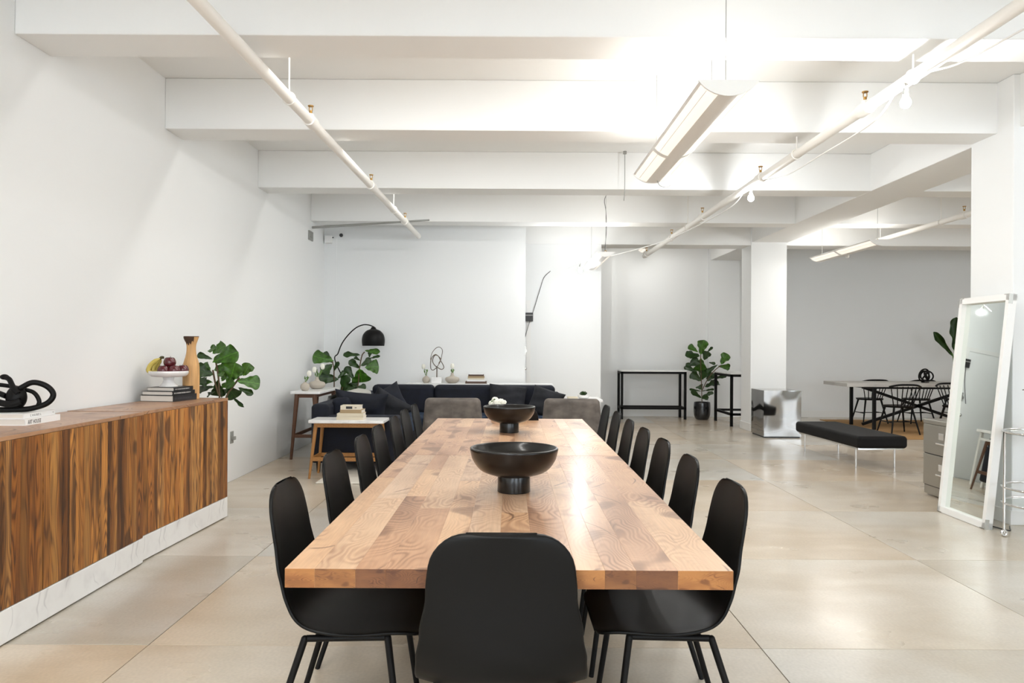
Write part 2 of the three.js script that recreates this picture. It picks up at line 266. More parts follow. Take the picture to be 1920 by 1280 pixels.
// ------------------------------------------------------------------ suspended light fixtures
function arcStrip(Rr, cy, a0, a1, z0, z1, th, n = 8) {
  const s = new THREE.Shape(), pt = (r, a) => [r * Math.sin(a), cy - r * Math.cos(a)];
  for (let i = 0; i <= n; i++) { const [x, y] = pt(Rr, mix(a0, a1, i / n)); i ? s.lineTo(x, y) : s.moveTo(x, y); }
  for (let i = n; i >= 0; i--) s.lineTo(...pt(Rr - th, mix(a0, a1, i / n)));
  return new THREE.ExtrudeGeometry(s, { depth: Math.abs(z1 - z0), bevelEnabled: false }).translate(0, 0, Math.min(z0, z1));
}
function fixture(label, x, y, dn, df, w, hangers, cut = 0.62, upShare = 1, downShare = 1) {
  const L = df - dn, t = thing('pendant_light', label, 'ceiling light', [x, y, -(dn + df) / 2], 0, 'suspended linear lights');
  const sag = w * 0.24, Rr = (w * w / 4 + sag * sag) / (2 * sag), ha = Math.asin(w / 2 / Rr), cy = Rr, zf = -L / 2, zn = L / 2, zc = zn - L * cut;
  obj('housing', [arcStrip(Rr, cy, -ha * 0.3, ha * 0.3, zf, zn, 0.006), arcStrip(Rr, cy, -ha, -ha * 0.9, zf, zn, 0.006, 2), arcStrip(Rr, cy, ha * 0.9, ha, zf, zn, 0.006, 2),
    ...[-1, 1].map((k) => arcStrip(Rr + 0.002, cy, k < 0 ? -ha * 0.92 : ha * 0.28, k < 0 ? -ha * 0.28 : ha * 0.92, zc - 0.03, zc + 0.03, 0.008)), bx(-w * 0.36, w * 0.36, sag * 0.45, sag * 0.5, zf + 0.02, zn - 0.02)], M.paint, t);
  for (const k of [-1, 1]) for (const [a, b] of [[zn - 0.01, zc + 0.03], [zc - 0.03, zf + 0.01]]) obj('lens', arcStrip(Rr - 0.001, cy, k < 0 ? -ha * 0.9 : ha * 0.3, k < 0 ? -ha * 0.3 : ha * 0.9, a, b, 0.003), M.lens, t);
  for (const e of [zn, zf - 0.012]) {
    const s = new THREE.Shape(); s.moveTo(-w / 2 - 0.004, sag + 0.006); s.lineTo(w / 2 + 0.004, sag + 0.006);
    for (let i = 0; i <= 14; i++) { const a = mix(ha, -ha, i / 14); s.lineTo((Rr + 0.004) * Math.sin(a), cy - (Rr + 0.004) * Math.cos(a)); }
    obj('end_cap', new THREE.ExtrudeGeometry(s, { depth: 0.012, bevelEnabled: false }).translate(0, 0, e), M.paint, t);
  }
  obj('uplight_lens', bx(-w * 0.33, w * 0.33, sag * 0.5, sag * 0.56, zf + 0.05, zn - 0.05), M.uplens, t);
  for (const h of hangers) { obj('hanger_wire', rod(V(0, sag * 0.5, h), V(0, SLAB - y, h), 0.0022, 0.0022, 6), M.greyPlastic, t); obj('hanger_hook', new THREE.TorusGeometry(0.012, 0.003, 6, 14).translate(0, sag + 0.012, h), M.brass, t); }
  const up = new THREE.RectAreaLight(new THREE.Color(1.0, 0.985, 0.955), UP_LIGHT * upShare, w * 0.66, L - 0.1); up.position.set(0, sag * 0.56 + 0.004, 0); up.rotation.x = Math.PI / 2; t.add(up);
  for (const k of [-1, 1]) { const dn_ = new THREE.RectAreaLight(new THREE.Color(1.0, 0.98, 0.945), DOWN_LIGHT * downShare, w * 0.26, L - 0.1); const a = k * ha * 0.6; dn_.position.set((Rr + 0.004) * Math.sin(a), cy - (Rr + 0.004) * Math.cos(a), 0); dn_.rotation.set(-Math.PI / 2, 0, 0); dn_.rotateY(-a); t.add(dn_); }
  return t;
}
fixture('large white crescent-shaped pendant light over the near half of the room', 1.145, 2.70, 3.95, 6.05, 0.31, [1.0, 0.72, -0.9], 0.62, 0.5, 0.7);
fixture('small far white pendant light hanging before the recess wall', 1.255, 2.57, 9.9, 11.7, 0.235, [0.9, -0.85], 0.5, 0.5, 0.18);
fixture('white pendant light in the side room right of the far pillar', 4.98, 2.76, 10.05, 12.05, 0.31, [0.9, -0.9], 0.55, 0.45, 0.7);
fixture('white pendant light outside the picture behind the photographer', 1.145, 2.70, -2.6, -0.5, 0.31, [0.9, -0.9], 0.62, 0.35, 0.9);
fixture('white pendant light outside the picture above the photographer', -0.9, 2.70, -1.9, 2.3, 0.31, [1.8, -1.8], 0.62, 0.15, 1.0);
fixture('white pendant light outside the picture in the near side room', 7.2, 2.76, 4.0, 6.1, 0.31, [0.9, -0.9]);
fixture('white pendant light outside the picture at the far right', 10.4, 2.76, 9.6, 11.7, 0.31, [0.9, -0.9], 0.62, 0.12, 1.0);

fixture('white pendant light hidden above the recess bar tables', 2.6, 3.2, 13.1, 14.5, 0.28, [0.6, -0.6], 0.62, 0.4, 0.55);

function batten(label, x, d, L, nits) {      // strip lights on the slab, hidden from this side by the beams before them
  const t = thing('ceiling_batten', label, 'ceiling light', [x, SLAB, -d], 0, 'strip lights behind the beams');
  obj('housing', bx(-L / 2, L / 2, -0.05, 0, -0.05, 0.05, 0.006), M.paint, t);
  obj('diffuser', bx(-L / 2 + 0.02, L / 2 - 0.02, -0.075, -0.05, -0.04, 0.04, 0.008), M.uplens, t);
  const l = new THREE.RectAreaLight(new THREE.Color(1.0, 0.99, 0.965), nits, L - 0.04, 0.08); l.position.y = -0.079; l.rotation.x = -Math.PI / 2; t.add(l);
}
batten('strip light on the ceiling behind the first beam', -0.3, 4.78, 2.4, 9);
batten('strip light on the ceiling behind the second beam', -0.3, 6.62, 2.4, 12);
batten('strip light on the ceiling behind the third beam', -0.3, 8.85, 2.4, 10);
batten('strip light on the ceiling of the side room behind the second beam', 7.0, 6.62, 2.4, 8);

// ------------------------------------------------------------------ sprinkler pipes
function sprinkler(p) { return [rod(p, V(p.x, p.y + 0.028, p.z), 0.011), rod(V(p.x - 0.012, p.y + 0.028, p.z), V(p.x - 0.012, p.y + 0.06, p.z), 0.003, 0.003, 6), rod(V(p.x + 0.012, p.y + 0.028, p.z), V(p.x + 0.012, p.y + 0.06, p.z), 0.003, 0.003, 6), rod(V(p.x, p.y + 0.058, p.z), V(p.x, p.y + 0.064, p.z), 0.021, 0.021, 14)]; }
function pipe(label, a, b, r, heads, hangers, extra = []) {
  const t = thing('sprinkler_pipe', label, 'pipe'), dir = b.clone().sub(a), on = (d) => a.clone().addScaledVector(dir, (-d - a.z) / dir.z);
  obj('pipe', [rod(a, b, r, r, 20), ...extra], M.pipe, t);
  for (const d of heads) { const p = on(d), u = dir.clone().normalize(); obj('coupling', [rod(p.clone().addScaledVector(u, -0.06), p.clone().addScaledVector(u, 0.06), r * 1.28, r * 1.28, 18), rod(p, V(p.x, p.y + r * 1.5, p.z), r * 0.75, r * 0.6, 14)], M.pipe, t); obj('sprinkler_head', sprinkler(V(p.x, p.y + r * 1.4, p.z)), M.brass, t); }
  for (const d of hangers) { const p = on(d); obj('hanger', [rod(V(p.x, p.y + r, p.z), V(p.x, SLAB, p.z), 0.006, 0.006, 8), new THREE.TorusGeometry(r * 1.12, 0.005, 8, 24).translate(p.x, p.y, p.z)], M.pipe, t); }
  return t;
}
const PL0 = at(350, -20, 3.45), PL1 = at(785, 443, 11.0), PR0 = at(1960, -22, 3.35), PR1 = at(1208, 480, 12.6), PS0 = V(5.5, 3.0, -6.6), PS1 = V(5.55, 3.0, -12.2);
pipe('white painted sprinkler pipe running above the left sideboards', PL0, PL1, 0.036, [5.45, 7.6, 9.75], [4.95, 8.9]);
pipe('white painted sprinkler pipe above the right floor with light bulbs under it', PR0, PR1, 0.036, [5.0, 7.0, 9.0, 10.6, 12.4], [4.42, 6.15, 9.7]);
pipe('white sprinkler pipe in the side room beyond the near pillar', PS0, PS1, 0.034, [9.1], [9.6, 11.2], [tube([PS1, V(5.56, 3.0, -12.24), V(5.5, 2.96, -12.2), V(5.45, 2.86, -12.1)], 0.03, 16, 12)]);

// bare bulbs and their cable
function bulb(label, p) {
  const t = thing('light_bulb', label, 'light bulb', [p.x, p.y, p.z], 0, 'bare bulbs on the cable');
  obj('socket', [rod(V(0, 0.045, 0), V(0, 0.085, 0), 0.018, 0.016, 14), rod(V(0, 0.085, 0), V(0, 0.13, 0), 0.004, 0.004, 6)], M.greyPlastic, t);
  obj('bulb', smoothLathe([[0, -0.034], [0.018, -0.03], [0.031, -0.008], [0.028, 0.012], [0.016, 0.034], [0.014, 0.048], [0, 0.05]], 24, 20), M.bulb, t);
  const l = new THREE.PointLight(new THREE.Color(0.94, 0.97, 1.0), BULB, 0, 2); l.position.set(0, 0, 0); l.castShadow = true; l.shadow.radius = 1.4; t.add(l); return t;
}
const B1 = at(1698, 192, 4.46), B2 = at(1408, 371, 7.3), B3 = at(1088, 507, 10.9);
bulb('nearest lit bare bulb under the right sprinkler pipe', B1);
bulb('middle lit bare bulb under the right sprinkler pipe', B2);
bulb('farthest lit bare bulb beside the small far pendant light', B3);
single('light_cable', 'thin cable looping along the right sprinkler pipe between bare bulbs', 'cable',
  [tube([at(1990, 20, 3.3), at(1920, 54, 3.45), at(1800, 118, 3.95), V(B1.x, B1.y + 0.13, B1.z), at(1640, 226, 4.8), at(1540, 290, 5.7), at(1470, 330, 6.5), V(B2.x, B2.y + 0.13, B2.z), at(1370, 388, 7.9), at(1290, 432, 9.4), at(1235, 455, 10.4), at(1180, 471, 10.8), at(1135, 482, 10.9), V(B3.x + 0.02, B3.y + 0.13, B3.z), at(1066, 500, 10.95)], 0.006, 200, 6)], M.paint);
single('power_cord', 'dark power cord dropping from the ceiling to the small far pendant', 'cord', [tube([V(1.36, SLAB, -9.9), at(1134, 372, 9.95), at(1136, 395, 9.97), at(1137, 430, 9.99), at(1134, 470, 10.0)], 0.004, 40, 6)], M.darkPlastic);
single('hanging_cord', 'pale cord hanging before the third ceiling beam', 'cord', [tube([V(1.245, SLAB, -8.2), V(1.245, 3.45, -8.2), V(1.245, 3.1, -8.2), V(1.24, 2.98, -8.22)], 0.004, 20, 6), rod(V(1.245, 3.49, -8.2), V(1.245, SLAB, -8.2), 0.02, 0.02, 12)], M.greyPlastic);
single('fixture_cord', 'thin looped cord under the far end of the large pendant light', 'cord', [tube([at(1232, 338, 5.98), at(1238, 348, 5.95), at(1252, 350, 5.9), at(1259, 341, 5.9), at(1256, 331, 5.95)], 0.003, 30, 6)], M.greyPlastic);

// ------------------------------------------------------------------ dining tables
const tints = ['#ffffff', '#f6e8dc', '#fff4e4', '#e9d6c6', '#fffaf2'].map((c) => P({ color: hex(c), map: tableGrain, roughness: 0.40, clearcoat: 0.35, clearcoatRoughness: 0.22 }));
const endTints = ['#b3905f', '#94724c', '#c29a63', '#866546', '#b08c5c'].map((c) => P({ color: hex(c), map: tableGrain, roughness: 0.5 }));   // oiled end grain is darker
const TH = 0.76, TW = 1.22;
function diningTable(label, d0, d1) {
  const t = thing('dining_table', label, 'table', [0, 0, -(d0 + d1) / 2], 0, 'long wooden dining tables'), L = d1 - d0, r = rng(d0 > 4 ? 901 : 333);
  let x = -TW / 2; const widths = [];
  while (x < TW / 2 - 0.05) { let w = 0.075 + r() * 0.06; if (TW / 2 - x - w < 0.06) w = TW / 2 - x; widths.push([x, x + w]); x += w; }
  widths.forEach(([a, b]) => {
    let z = L / 2;
    while (z > -L / 2 + 0.01) { let len = 0.55 + r() * 1.1; if (z - len < -L / 2 + 0.4) len = z + L / 2; const g = bx(a, b, TH - 0.052, TH, z - len, z, 0.0007, 1); const ti = Math.floor(r() * 5), m = tints[ti], e = endTints[ti]; obj('plank', grainUV(g, 2, r() * 3, r() * 3), [m, m, m, m, e, e], t); z -= len; }
  });
  for (const zz of [L / 2 - 0.42, -L / 2 + 0.42]) obj('trestle', [bx(-0.215, -0.10, 0.06, TH - 0.1, zz - 0.06, zz + 0.06, 0.004), bx(0.10, 0.215, 0.06, TH - 0.1, zz - 0.06, zz + 0.06, 0.004), bx(-0.235, 0.235, 0, 0.06, zz - 0.06, zz + 0.06, 0.004), bx(-0.22, 0.22, TH - 0.1, TH - 0.052, zz - 0.06, zz + 0.06, 0.004)].map((g) => grainUV(g, 1, 0.2, 0.4)), M.darkWood, t);
  return t;
}
diningTable('near of two long wooden dining tables pushed end to end', 2.03, 4.17);
diningTable('far of two long wooden dining tables, under the farther bowl', 4.173, 6.31);

// shell chairs
function shellGeometry() {
  const prof = new THREE.CatmullRomCurve3([V(0, 0.878, -0.285), V(0, 0.80, -0.268), V(0, 0.70, -0.250), V(0, 0.60, -0.238), V(0, 0.525, -0.228), V(0, 0.468, -0.203), V(0, 0.430, -0.148), V(0, 0.414, -0.06), V(0, 0.410, 0.04), V(0, 0.416, 0.14), V(0, 0.415, 0.20), V(0, 0.402, 0.242)], false, 'catmullrom', 0.5);
  const len = prof.getLength(), n = 64, h = 0.0065, pos = [], idx = [], m = 16, e = 4;
  const halfW = (s) => { const k = [[0, 0.178], [0.2, 0.195], [0.32, 0.213], [0.42, 0.226], [0.55, 0.232], [0.8, 0.230], [1, 0.222]], f = s; let i = 0; while (i < k.length - 2 && f > k[i + 1][0]) i++; return mix(k[i][1], k[i + 1][1], ss(0, 1, (f - k[i][0]) / (k[i + 1][0] - k[i][0]))); };
  const rows = []; for (let i = 0; i <= n; i++) { const t = i / n; rows.push(t < 0.12 ? 0.12 * (1 - Math.cos(t / 0.12 * Math.PI / 2)) : t > 0.88 ? 1 - 0.12 * (1 - Math.cos((1 - t) / 0.12 * Math.PI / 2)) : t); }
  const ring = [];
  for (let i = 0; i <= m; i++) ring.push([mix(-1, 1, i / m), 1, 0]);
  for (let i = 1; i < e; i++) ring.push([1, Math.cos(i / e * Math.PI), Math.sin(i / e * Math.PI)]);
  for (let i = 0; i <= m; i++) ring.push([mix(1, -1, i / m), -1, 0]);
  for (let i = 1; i < e; i++) ring.push([-1, -Math.cos(i / e * Math.PI), -Math.sin(i / e * Math.PI)]);
  const full = [[rows[0], 0.25], ...rows.map((s) => [s, 1]), [1, 0.25]];
  full.forEach(([s, hh], ri) => {
    const p = prof.getPointAt(s), tg = prof.getTangentAt(s), nn = V(0, tg.z, -tg.y).multiplyScalar(1);   // the side one sits on
    if (nn.z < 0 && nn.y < 0.2) nn.negate();
    const a = s * len, b = (1 - s) * len; let w = halfW(s);
    const r0 = 0.092, r1 = 0.06; if (a < r0) w += -r0 + Math.sqrt(Math.max(0, r0 * r0 - (r0 - a) ** 2)); if (b < r1) w += -r1 + Math.sqrt(Math.max(0, r1 * r1 - (r1 - b) ** 2));
    const lip = 0.014 + 0.026 * Math.exp(-(((s - 0.45) / 0.13) ** 2)), ext = ri === 0 ? -h * 0.6 : ri === full.length - 1 ? h * 0.6 : 0;
    for (const [u, k, o] of ring) { const x = u * (w) + o * h, q = Math.abs(u) ** 2.6 * lip; pos.push(x, p.y + nn.y * (q + k * h * hh) + tg.y * ext, p.z + nn.z * (q + k * h * hh) + tg.z * ext); }
  });
  const c = ring.length; for (let i = 0; i + 1 < full.length; i++) for (let j = 0; j < c; j++) { const a = i * c + j, b = i * c + (j + 1) % c; idx.push(a, b, a + c, b, b + c, a + c); }
  for (const base of [0, (full.length - 1) * c]) for (let j = 1; j + 1 < c; j++) base ? idx.push(base, base + j, base + j + 1) : idx.push(base, base + j + 1, base + j);
  const g = new THREE.BufferGeometry(); g.setAttribute('position', new THREE.Float32BufferAttribute(pos, 3)); g.setIndex(idx); g.computeVertexNormals();
  g.setAttribute('uv', new THREE.Float32BufferAttribute(new Float32Array(pos.length / 3 * 2), 2)); return g;
}
let chair0;
function shellChair(x, d, turn, label) {
  if (chair0) return copyOf(chair0, [x, 0, -d], turn, label);
  chair0 = thing('dining_chair', label, 'chair', [x, 0, -d], turn, 'black shell chairs round the long table');
  obj('seat_shell', shellGeometry(), M.shell, chair0);
  const r = 0.0115, yl = 0.402;
  obj('seat_frame', [...[-1, 1].flatMap((k) => [rod(V(k * 0.185, yl - 0.006, -0.135), V(k * 0.185, yl, 0.13), r)]), rod(V(-0.185, yl - 0.004, -0.10), V(0.185, yl - 0.004, -0.10), r), rod(V(-0.185, yl, 0.10), V(0.185, yl, 0.10), r), bx(-0.05, 0.05, yl, 0.408, -0.07, 0.07, 0.004)], M.blackMetal, chair0);
  for (const k of [-1, 1]) { obj('leg', [rod(V(k * 0.235, 0, -0.265), V(k * 0.19, yl - 0.006, -0.14), 0.0105, r * 1.05, 14), new THREE.SphereGeometry(r * 1.06, 12, 8).translate(k * 0.19, yl - 0.006, -0.14)], M.blackMetal, chair0); obj('leg', [rod(V(k * 0.225, 0, 0.19), V(k * 0.19, yl, 0.135), 0.0105, r * 1.05, 14), new THREE.SphereGeometry(r * 1.06, 12, 8).translate(k * 0.19, yl, 0.135)], M.blackMetal, chair0); }
  return chair0;
}
const ORD = ['first', 'second', 'third', 'fourth', 'fifth', 'sixth', 'seventh'];
shellChair(-0.02, 2.205, Math.PI, 'black shell chair in front at the near table end, seen from behind');
[2.66, 3.39, 4.0, 4.52, 5.1, 5.66, 6.18].forEach((d, i) => shellChair(-0.535 + [0, -0.005, 0.005, 0, 0.01, 0, 0.01][i], d, Math.PI / 2 + [0.0, 0.02, -0.01, 0.01, 0, 0.015, 0][i], `black shell chair, ${ORD[i]} from the near end along the sideboard side of the table`));
[2.68, 3.32, 3.92, 4.45, 4.97, 5.59, 6.2].forEach((d, i) => shellChair(0.535 + [0, 0, 0.005, 0, -0.005, 0, 0][i], d, -Math.PI / 2 + [-0.01, 0.01, 0, 0, 0.01, 0, -0.01][i], `black shell chair, ${ORD[i]} from the near end along the open floor side of the table`));
shellChair(0.04, 6.42, 0, 'black shell chair at the far table end, mostly hidden by the farther bowl');

// footed bowls
function bowl(label, x, d) {
  const t = thing('footed_bowl', label, 'bowl', [x, TH, -d], 0, 'black footed bowls on the long table');
  obj('bowl', smoothLathe([[0, 0.090], [0.06, 0.093], [0.115, 0.112], [0.155, 0.145], [0.172, 0.180], [0.178, 0.186], [0.184, 0.183], [0.183, 0.170], [0.172, 0.132], [0.14, 0.092], [0.09, 0.072], [0.066, 0.067], [0, 0.066]], 70, 64), M.ceramic, t);
  obj('foot', lathe([[0, 0], [0.066, 0], [0.069, 0.003], [0.0685, 0.03], [0.0675, 0.07], [0.06, 0.074], [0, 0.074]], 48), M.ceramic, t);
}
bowl('nearer black footed bowl on the long table', 0.018, 3.13);
bowl('farther black footed bowl on the long table', -0.005, 5.3);

// ------------------------------------------------------------------ sideboards
const boards = ['#ffffff', '#d9c8ac', '#fbe6c6', '#a89274', '#fff4dc', '#c4ab88'].map((c) => S({ color: hex(c), map: boardGrain, roughness: 0.46 }));
const topWood = P({ color: hex('#dcc6b4'), map: tableGrain, roughness: 0.4, clearcoat: 0.3, clearcoatRoughness: 0.2 });
function sideboard(label, xf, dEnd, L, turn, sd) {    // local: front at x = 0, far end at z = 0, running towards +z
  const t = thing('sideboard', label, 'sideboard', [xf, 0, -dEnd], turn, 'wooden sideboards along the left wall'), r = rng(sd), D = 0.485, H = 0.947;
  obj('base', worldUV(bx(-D, 0, 0.008, 0.16, 0, L, 0.003), 1, sd, 0.3), M.marble, t);
  obj('carcass', worldUV(bx(-D, -0.024, 0.163, H - 0.022, 0.002, L - 0.002), 1, 0.2, 0.4), boards[3], t);
  obj('top', grainUV(bx(-D, 0, H - 0.02, H, 0, L, 0.0015, 1), 2, r() * 2, r() * 2), topWood, t);
  const n = 3, w = L / n;
  for (let i = 0; i < n; i++) {
    const door = obj('door', bx(-0.022, -0.016, 0.166, H - 0.024, i * w + 0.003, (i + 1) * w - 0.003), boards[3], t);
    let z = i * w + 0.002;
    while (z < (i + 1) * w - 0.01) { let pw = 0.045 + r() * 0.06; if ((i + 1) * w - 0.002 - z - pw < 0.03) pw = (i + 1) * w - 0.002 - z; obj('plank', grainUV(bx(-0.018, -0.0005 - r() * 0.0012, 0.164, H - 0.0215, z, z + pw - 0.0004, 0.0008, 1), 1, r() * 4, r() * 4), boards[Math.floor(r() * 6)], door); z += pw; }
  }
  return t;
}
sideboard('nearer wooden sideboard on a white marble base, under the white books', -2.285, 4.66, 1.5, 0, 41);
sideboard('farther wooden sideboard on a white marble base, under the fruit stand', -2.243, 5.94, 1.262, -0.050, 77);
const SB = 0.947;

// books: local x = across (spine at +x), z = along the spine, y up
function spinePrint(w, h, bg, draw) {
  const c = document.createElement('canvas'); c.width = 512; c.height = Math.max(32, Math.round(512 * h / w)); const g = c.getContext('2d'); g.fillStyle = bg; g.fillRect(0, 0, c.width, c.height); draw(g, c.width, c.height);
  const t = new THREE.CanvasTexture(c); t.colorSpace = THREE.SRGBColorSpace; return t;
}
function book(label, p, turn, wx, wz, h, cover, group, print) {
  const t = thing('book', label, 'book', [p.x, p.y, p.z], turn, group), c = 0.003;
  obj('cover', [bx(-wx / 2, wx / 2, 0, c, -wz / 2, wz / 2), bx(-wx / 2, wx / 2, h - c, h, -wz / 2, wz / 2)], cover, t);
  obj('pages', bx(-wx / 2 + 0.004, wx / 2 - 0.003, c, h - c, -wz / 2 + 0.004, wz / 2 - 0.004), M.pages, t);
  obj('spine', bx(wx / 2 - 0.003, wx / 2 + 0.001, 0, h, -wz / 2, wz / 2), print ? P({ map: print, roughness: 0.35 }) : cover, t);
  return t;
}
{
  const artP = spinePrint(0.295, 0.033, '#f3f2f0', (g, w, h) => { g.fillStyle = '#1a1a1a'; g.font = `bold ${h * 0.86}px sans-serif`; g.textBaseline = 'middle'; g.save(); g.translate(w * 0.06, h * 0.54); g.scale(0.72, 1); g.fillText('ART HOUSE', 0, 0); g.restore(); });
  const chaP = spinePrint(0.275, 0.026, '#f3f2f0', (g, w, h) => { g.fillStyle = '#2a2a2a'; g.font = `bold ${h * 0.62}px sans-serif`; g.textBaseline = 'middle'; [...'CHANEL'].forEach((ch, i) => g.fillText(ch, w * (0.2 + i * 0.062), h * 0.54)); g.beginPath(); g.arc(w * 0.93, h * 0.5, h * 0.1, 0, 7); g.fill(); });
  book('lower white book lettered ART HOUSE beneath the knot sculpture', V(-2.607, SB, -3.98), 0, 0.24, 0.295, 0.034, M.whiteCover, 'white books on the near sideboard', artP);
  book('upper white book directly beneath the black knot sculpture', V(-2.612, SB + 0.0345, -3.97), 0.02, 0.22, 0.275, 0.026, M.whiteCover, 'white books on the near sideboard', chaP);
  const mk = (a) => spinePrint(0.3, 0.04, '#17171a', (g, w, h) => { g.fillStyle = a; const r = rng(5); for (let x = w * 0.07; x < w * 0.8;) { const k = 6 + r() * 18; g.fillRect(x, h * 0.36, k, h * 0.3); x += k + 6 + r() * 8; } });
  const bp = V(-2.585, SB, -5.655), bt = -0.16;
  book('thick black book at the bottom of the stack under the fruit stand', bp, bt, 0.27, 0.30, 0.046, M.blackCover, 'black books under the fruit stand', mk('#30333c'));
  book('middle black book of the stack under the fruit stand', V(bp.x, SB + 0.0465, bp.z), bt, 0.25, 0.285, 0.029, M.blackCover, 'black books under the fruit stand', mk('#c9c7c2'));
  book('top black book of the stack under the fruit stand', V(bp.x + 0.012, SB + 0.076, bp.z), bt + 0.02, 0.215, 0.25, 0.028, M.blackCover, 'black books under the fruit stand', mk('#b9b8b5'));
}
{ // black knot sculpture on the white books
  const t = thing('knot_sculpture', 'black looped knot sculpture on the two white books', 'sculpture', [-2.60, SB + 0.061, -3.95]);
  const q = (pts) => pts.map(([x, y, z]) => V(x, y, z));
  obj('core', [new THREE.SphereGeometry(0.05, 28, 20).scale(1.0, 1.25, 0.95).translate(-0.005, 0.075, 0.01)], M.blackMetal, t);
  obj('loop', tube(q([[0.02, 0.125, 0.02], [0.075, 0.155, 0.0], [0.135, 0.135, -0.02], [0.165, 0.09, -0.03], [0.14, 0.045, -0.02], [0.07, 0.018, 0.0], [0, 0.013, 0.02], [-0.08, 0.014, 0.04], [-0.14, 0.03, 0.03], [-0.16, 0.07, 0.02], [-0.11, 0.1, 0.02], [-0.04, 0.085, 0.04]]), 0.0145, 90, 12), M.blackMetal, t);
  obj('loop', tube(q([[-0.05, 0.05, 0.05], [-0.10, 0.075, 0.05], [-0.15, 0.11, 0.03], [-0.13, 0.14, 0.0], [-0.07, 0.135, -0.02], [0.0, 0.12, -0.02], [0.06, 0.10, -0.03], [0.09, 0.055, -0.03], [0.085, 0.02, -0.02]]), 0.011, 60, 12), M.blackMetal, t);
  obj('loop', [tube(q([[0.03, 0.10, 0.05], [0.0, 0.135, 0.045], [-0.03, 0.172, 0.03], [-0.06, 0.183, 0.02]]), 0.013, 30, 12), new THREE.SphereGeometry(0.0165, 14, 10).scale(1.4, 0.9, 1).translate(-0.062, 0.184, 0.02), tube(q([[0.045, 0.06, 0.05], [0.0, 0.045, 0.065], [-0.05, 0.05, 0.06], [-0.09, 0.062, 0.055]]), 0.017, 30, 12)], M.blackMetal, t);
}
{ // fruit stand with fruit, vase
  const y0 = SB + 0.1045, sx = -2.575, sz = -5.63;
  const t = thing('fruit_stand', 'white marble footed fruit stand on the black books', 'fruit stand', [sx, y0, sz]);
  obj('foot', worldUV(smoothLathe([[0, 0], [0.062, 0], [0.06, 0.01], [0.045, 0.028], [0.036, 0.05], [0.038, 0.075], [0, 0.078]], 30, 36)), M.marble, t);
  obj('plate', worldUV(smoothLathe([[0, 0.074], [0.10, 0.075], [0.125, 0.083], [0.138, 0.102], [0.138, 0.116], [0.132, 0.117], [0.122, 0.100], [0.10, 0.092], [0, 0.091]], 40, 48)), M.marble, t);
  const ag = smoothLathe([[0, 0.062], [0.012, 0.069], [0.03, 0.066], [0.043, 0.04], [0.04, 0.016], [0.024, 0.001], [0.01, 0.003], [0, 0.008]].map(([a, b]) => [a, b]), 30, 28);
  let a0; for (const [x, y, z, s, l] of [[-0.015, 0.09, 0.055, 1, 'dark red apple at the front of the fruit stand beside the bananas'], [0.055, 0.09, 0.03, 1, 'dark red apple at the front of the fruit stand below the top apple'], [0.085, 0.093, -0.05, 0.98, 'dark red apple at the stand edge nearest the wooden vase'], [0.012, 0.15, 0.01, 1.02, 'dark red apple on top of the fruit pile'], [0.0, 0.09, -0.06, 1, 'dark red apple at the back of the fruit stand']]) {
    if (!a0) { a0 = thing('apple', l, 'apple', [sx + x, y0 + y, sz + z], 0, 'apples on the fruit stand'); obj('flesh', ag, M.apple, a0); obj('stalk', rod(V(0, 0.058, 0), V(0.006, 0.078, 0), 0.0016, 0.0016, 6), M.bark, a0); } else { const c = copyOf(a0, [sx + x, y0 + y, sz + z], x * 30, l); c.scale.setScalar(s); }
  }
  const bn = thing('banana_bunch', 'bunch of yellow bananas on the fruit stand', 'bananas', [sx - 0.085, y0 + 0.094, sz + 0.01]);
  for (const [k, zz] of [[-0.35, -0.028], [0, 0.0], [0.4, 0.03]]) { const pts = [V(0.028, 0.118, zz * 0.2), V(0.004 - zz * 0.3, 0.098, zz * 0.6), V(-0.024 - zz * 0.5, 0.06, zz), V(-0.026 - zz * 0.6, 0.026, zz * 1.3), V(0.0 - zz * 0.4, 0.018, zz * 1.5)]; const c = new THREE.CatmullRomCurve3(pts), g = new THREE.TubeGeometry(c, 30, 0.0165, 10); const p = g.attributes.position; for (let i = 0; i <= 30; i++) { const s = i / 30, f = Math.min(1, 0.3 + s * 3.2, 0.25 + (1 - s) * 4), q = c.getPointAt(s); for (let j = 0; j <= 10; j++) { const m = i * 11 + j; p.setXYZ(m, q.x + (p.getX(m) - q.x) * f, q.y + (p.getY(m) - q.y) * f, q.z + (p.getZ(m) - q.z) * f); } } g.computeVertexNormals(); obj('banana', g, M.banana, bn); }
  obj('stalk', tube([V(0.02, 0.112, 0), V(0.034, 0.126, 0), V(0.05, 0.124, 0)], 0.0105, 10, 8), M.bananaTip, bn);
  const v = thing('wooden_vase', 'tall turned wooden vase with a flared dark rim', 'vase', [-2.515, y0, -5.80]);
  v.position.set(-2.505, SB, -5.862);
  const body = smoothLathe([[0, 0], [0.058, 0], [0.061, 0.01], [0.062, 0.1], [0.062, 0.2], [0.058, 0.27], [0.042, 0.33], [0.035, 0.375], [0.036, 0.42], [0.049, 0.462], [0.056, 0.482]], 60, 48);
  { const p = body.attributes.position, uv = new Float32Array(p.count * 2); for (let i = 0; i < p.count; i++) { uv[2 * i] = Math.atan2(p.getZ(i), p.getX(i)) * 0.06; uv[2 * i + 1] = p.getY(i); } body.setAttribute('uv', new THREE.BufferAttribute(uv, 2)); }
  obj('body', body, M.paleWood, v);
  obj('rim', smoothLathe([[0.0565, 0.483], [0.053, 0.485], [0.036, 0.44], [0.02, 0.42], [0, 0.415]], 16, 40), M.bark, v);
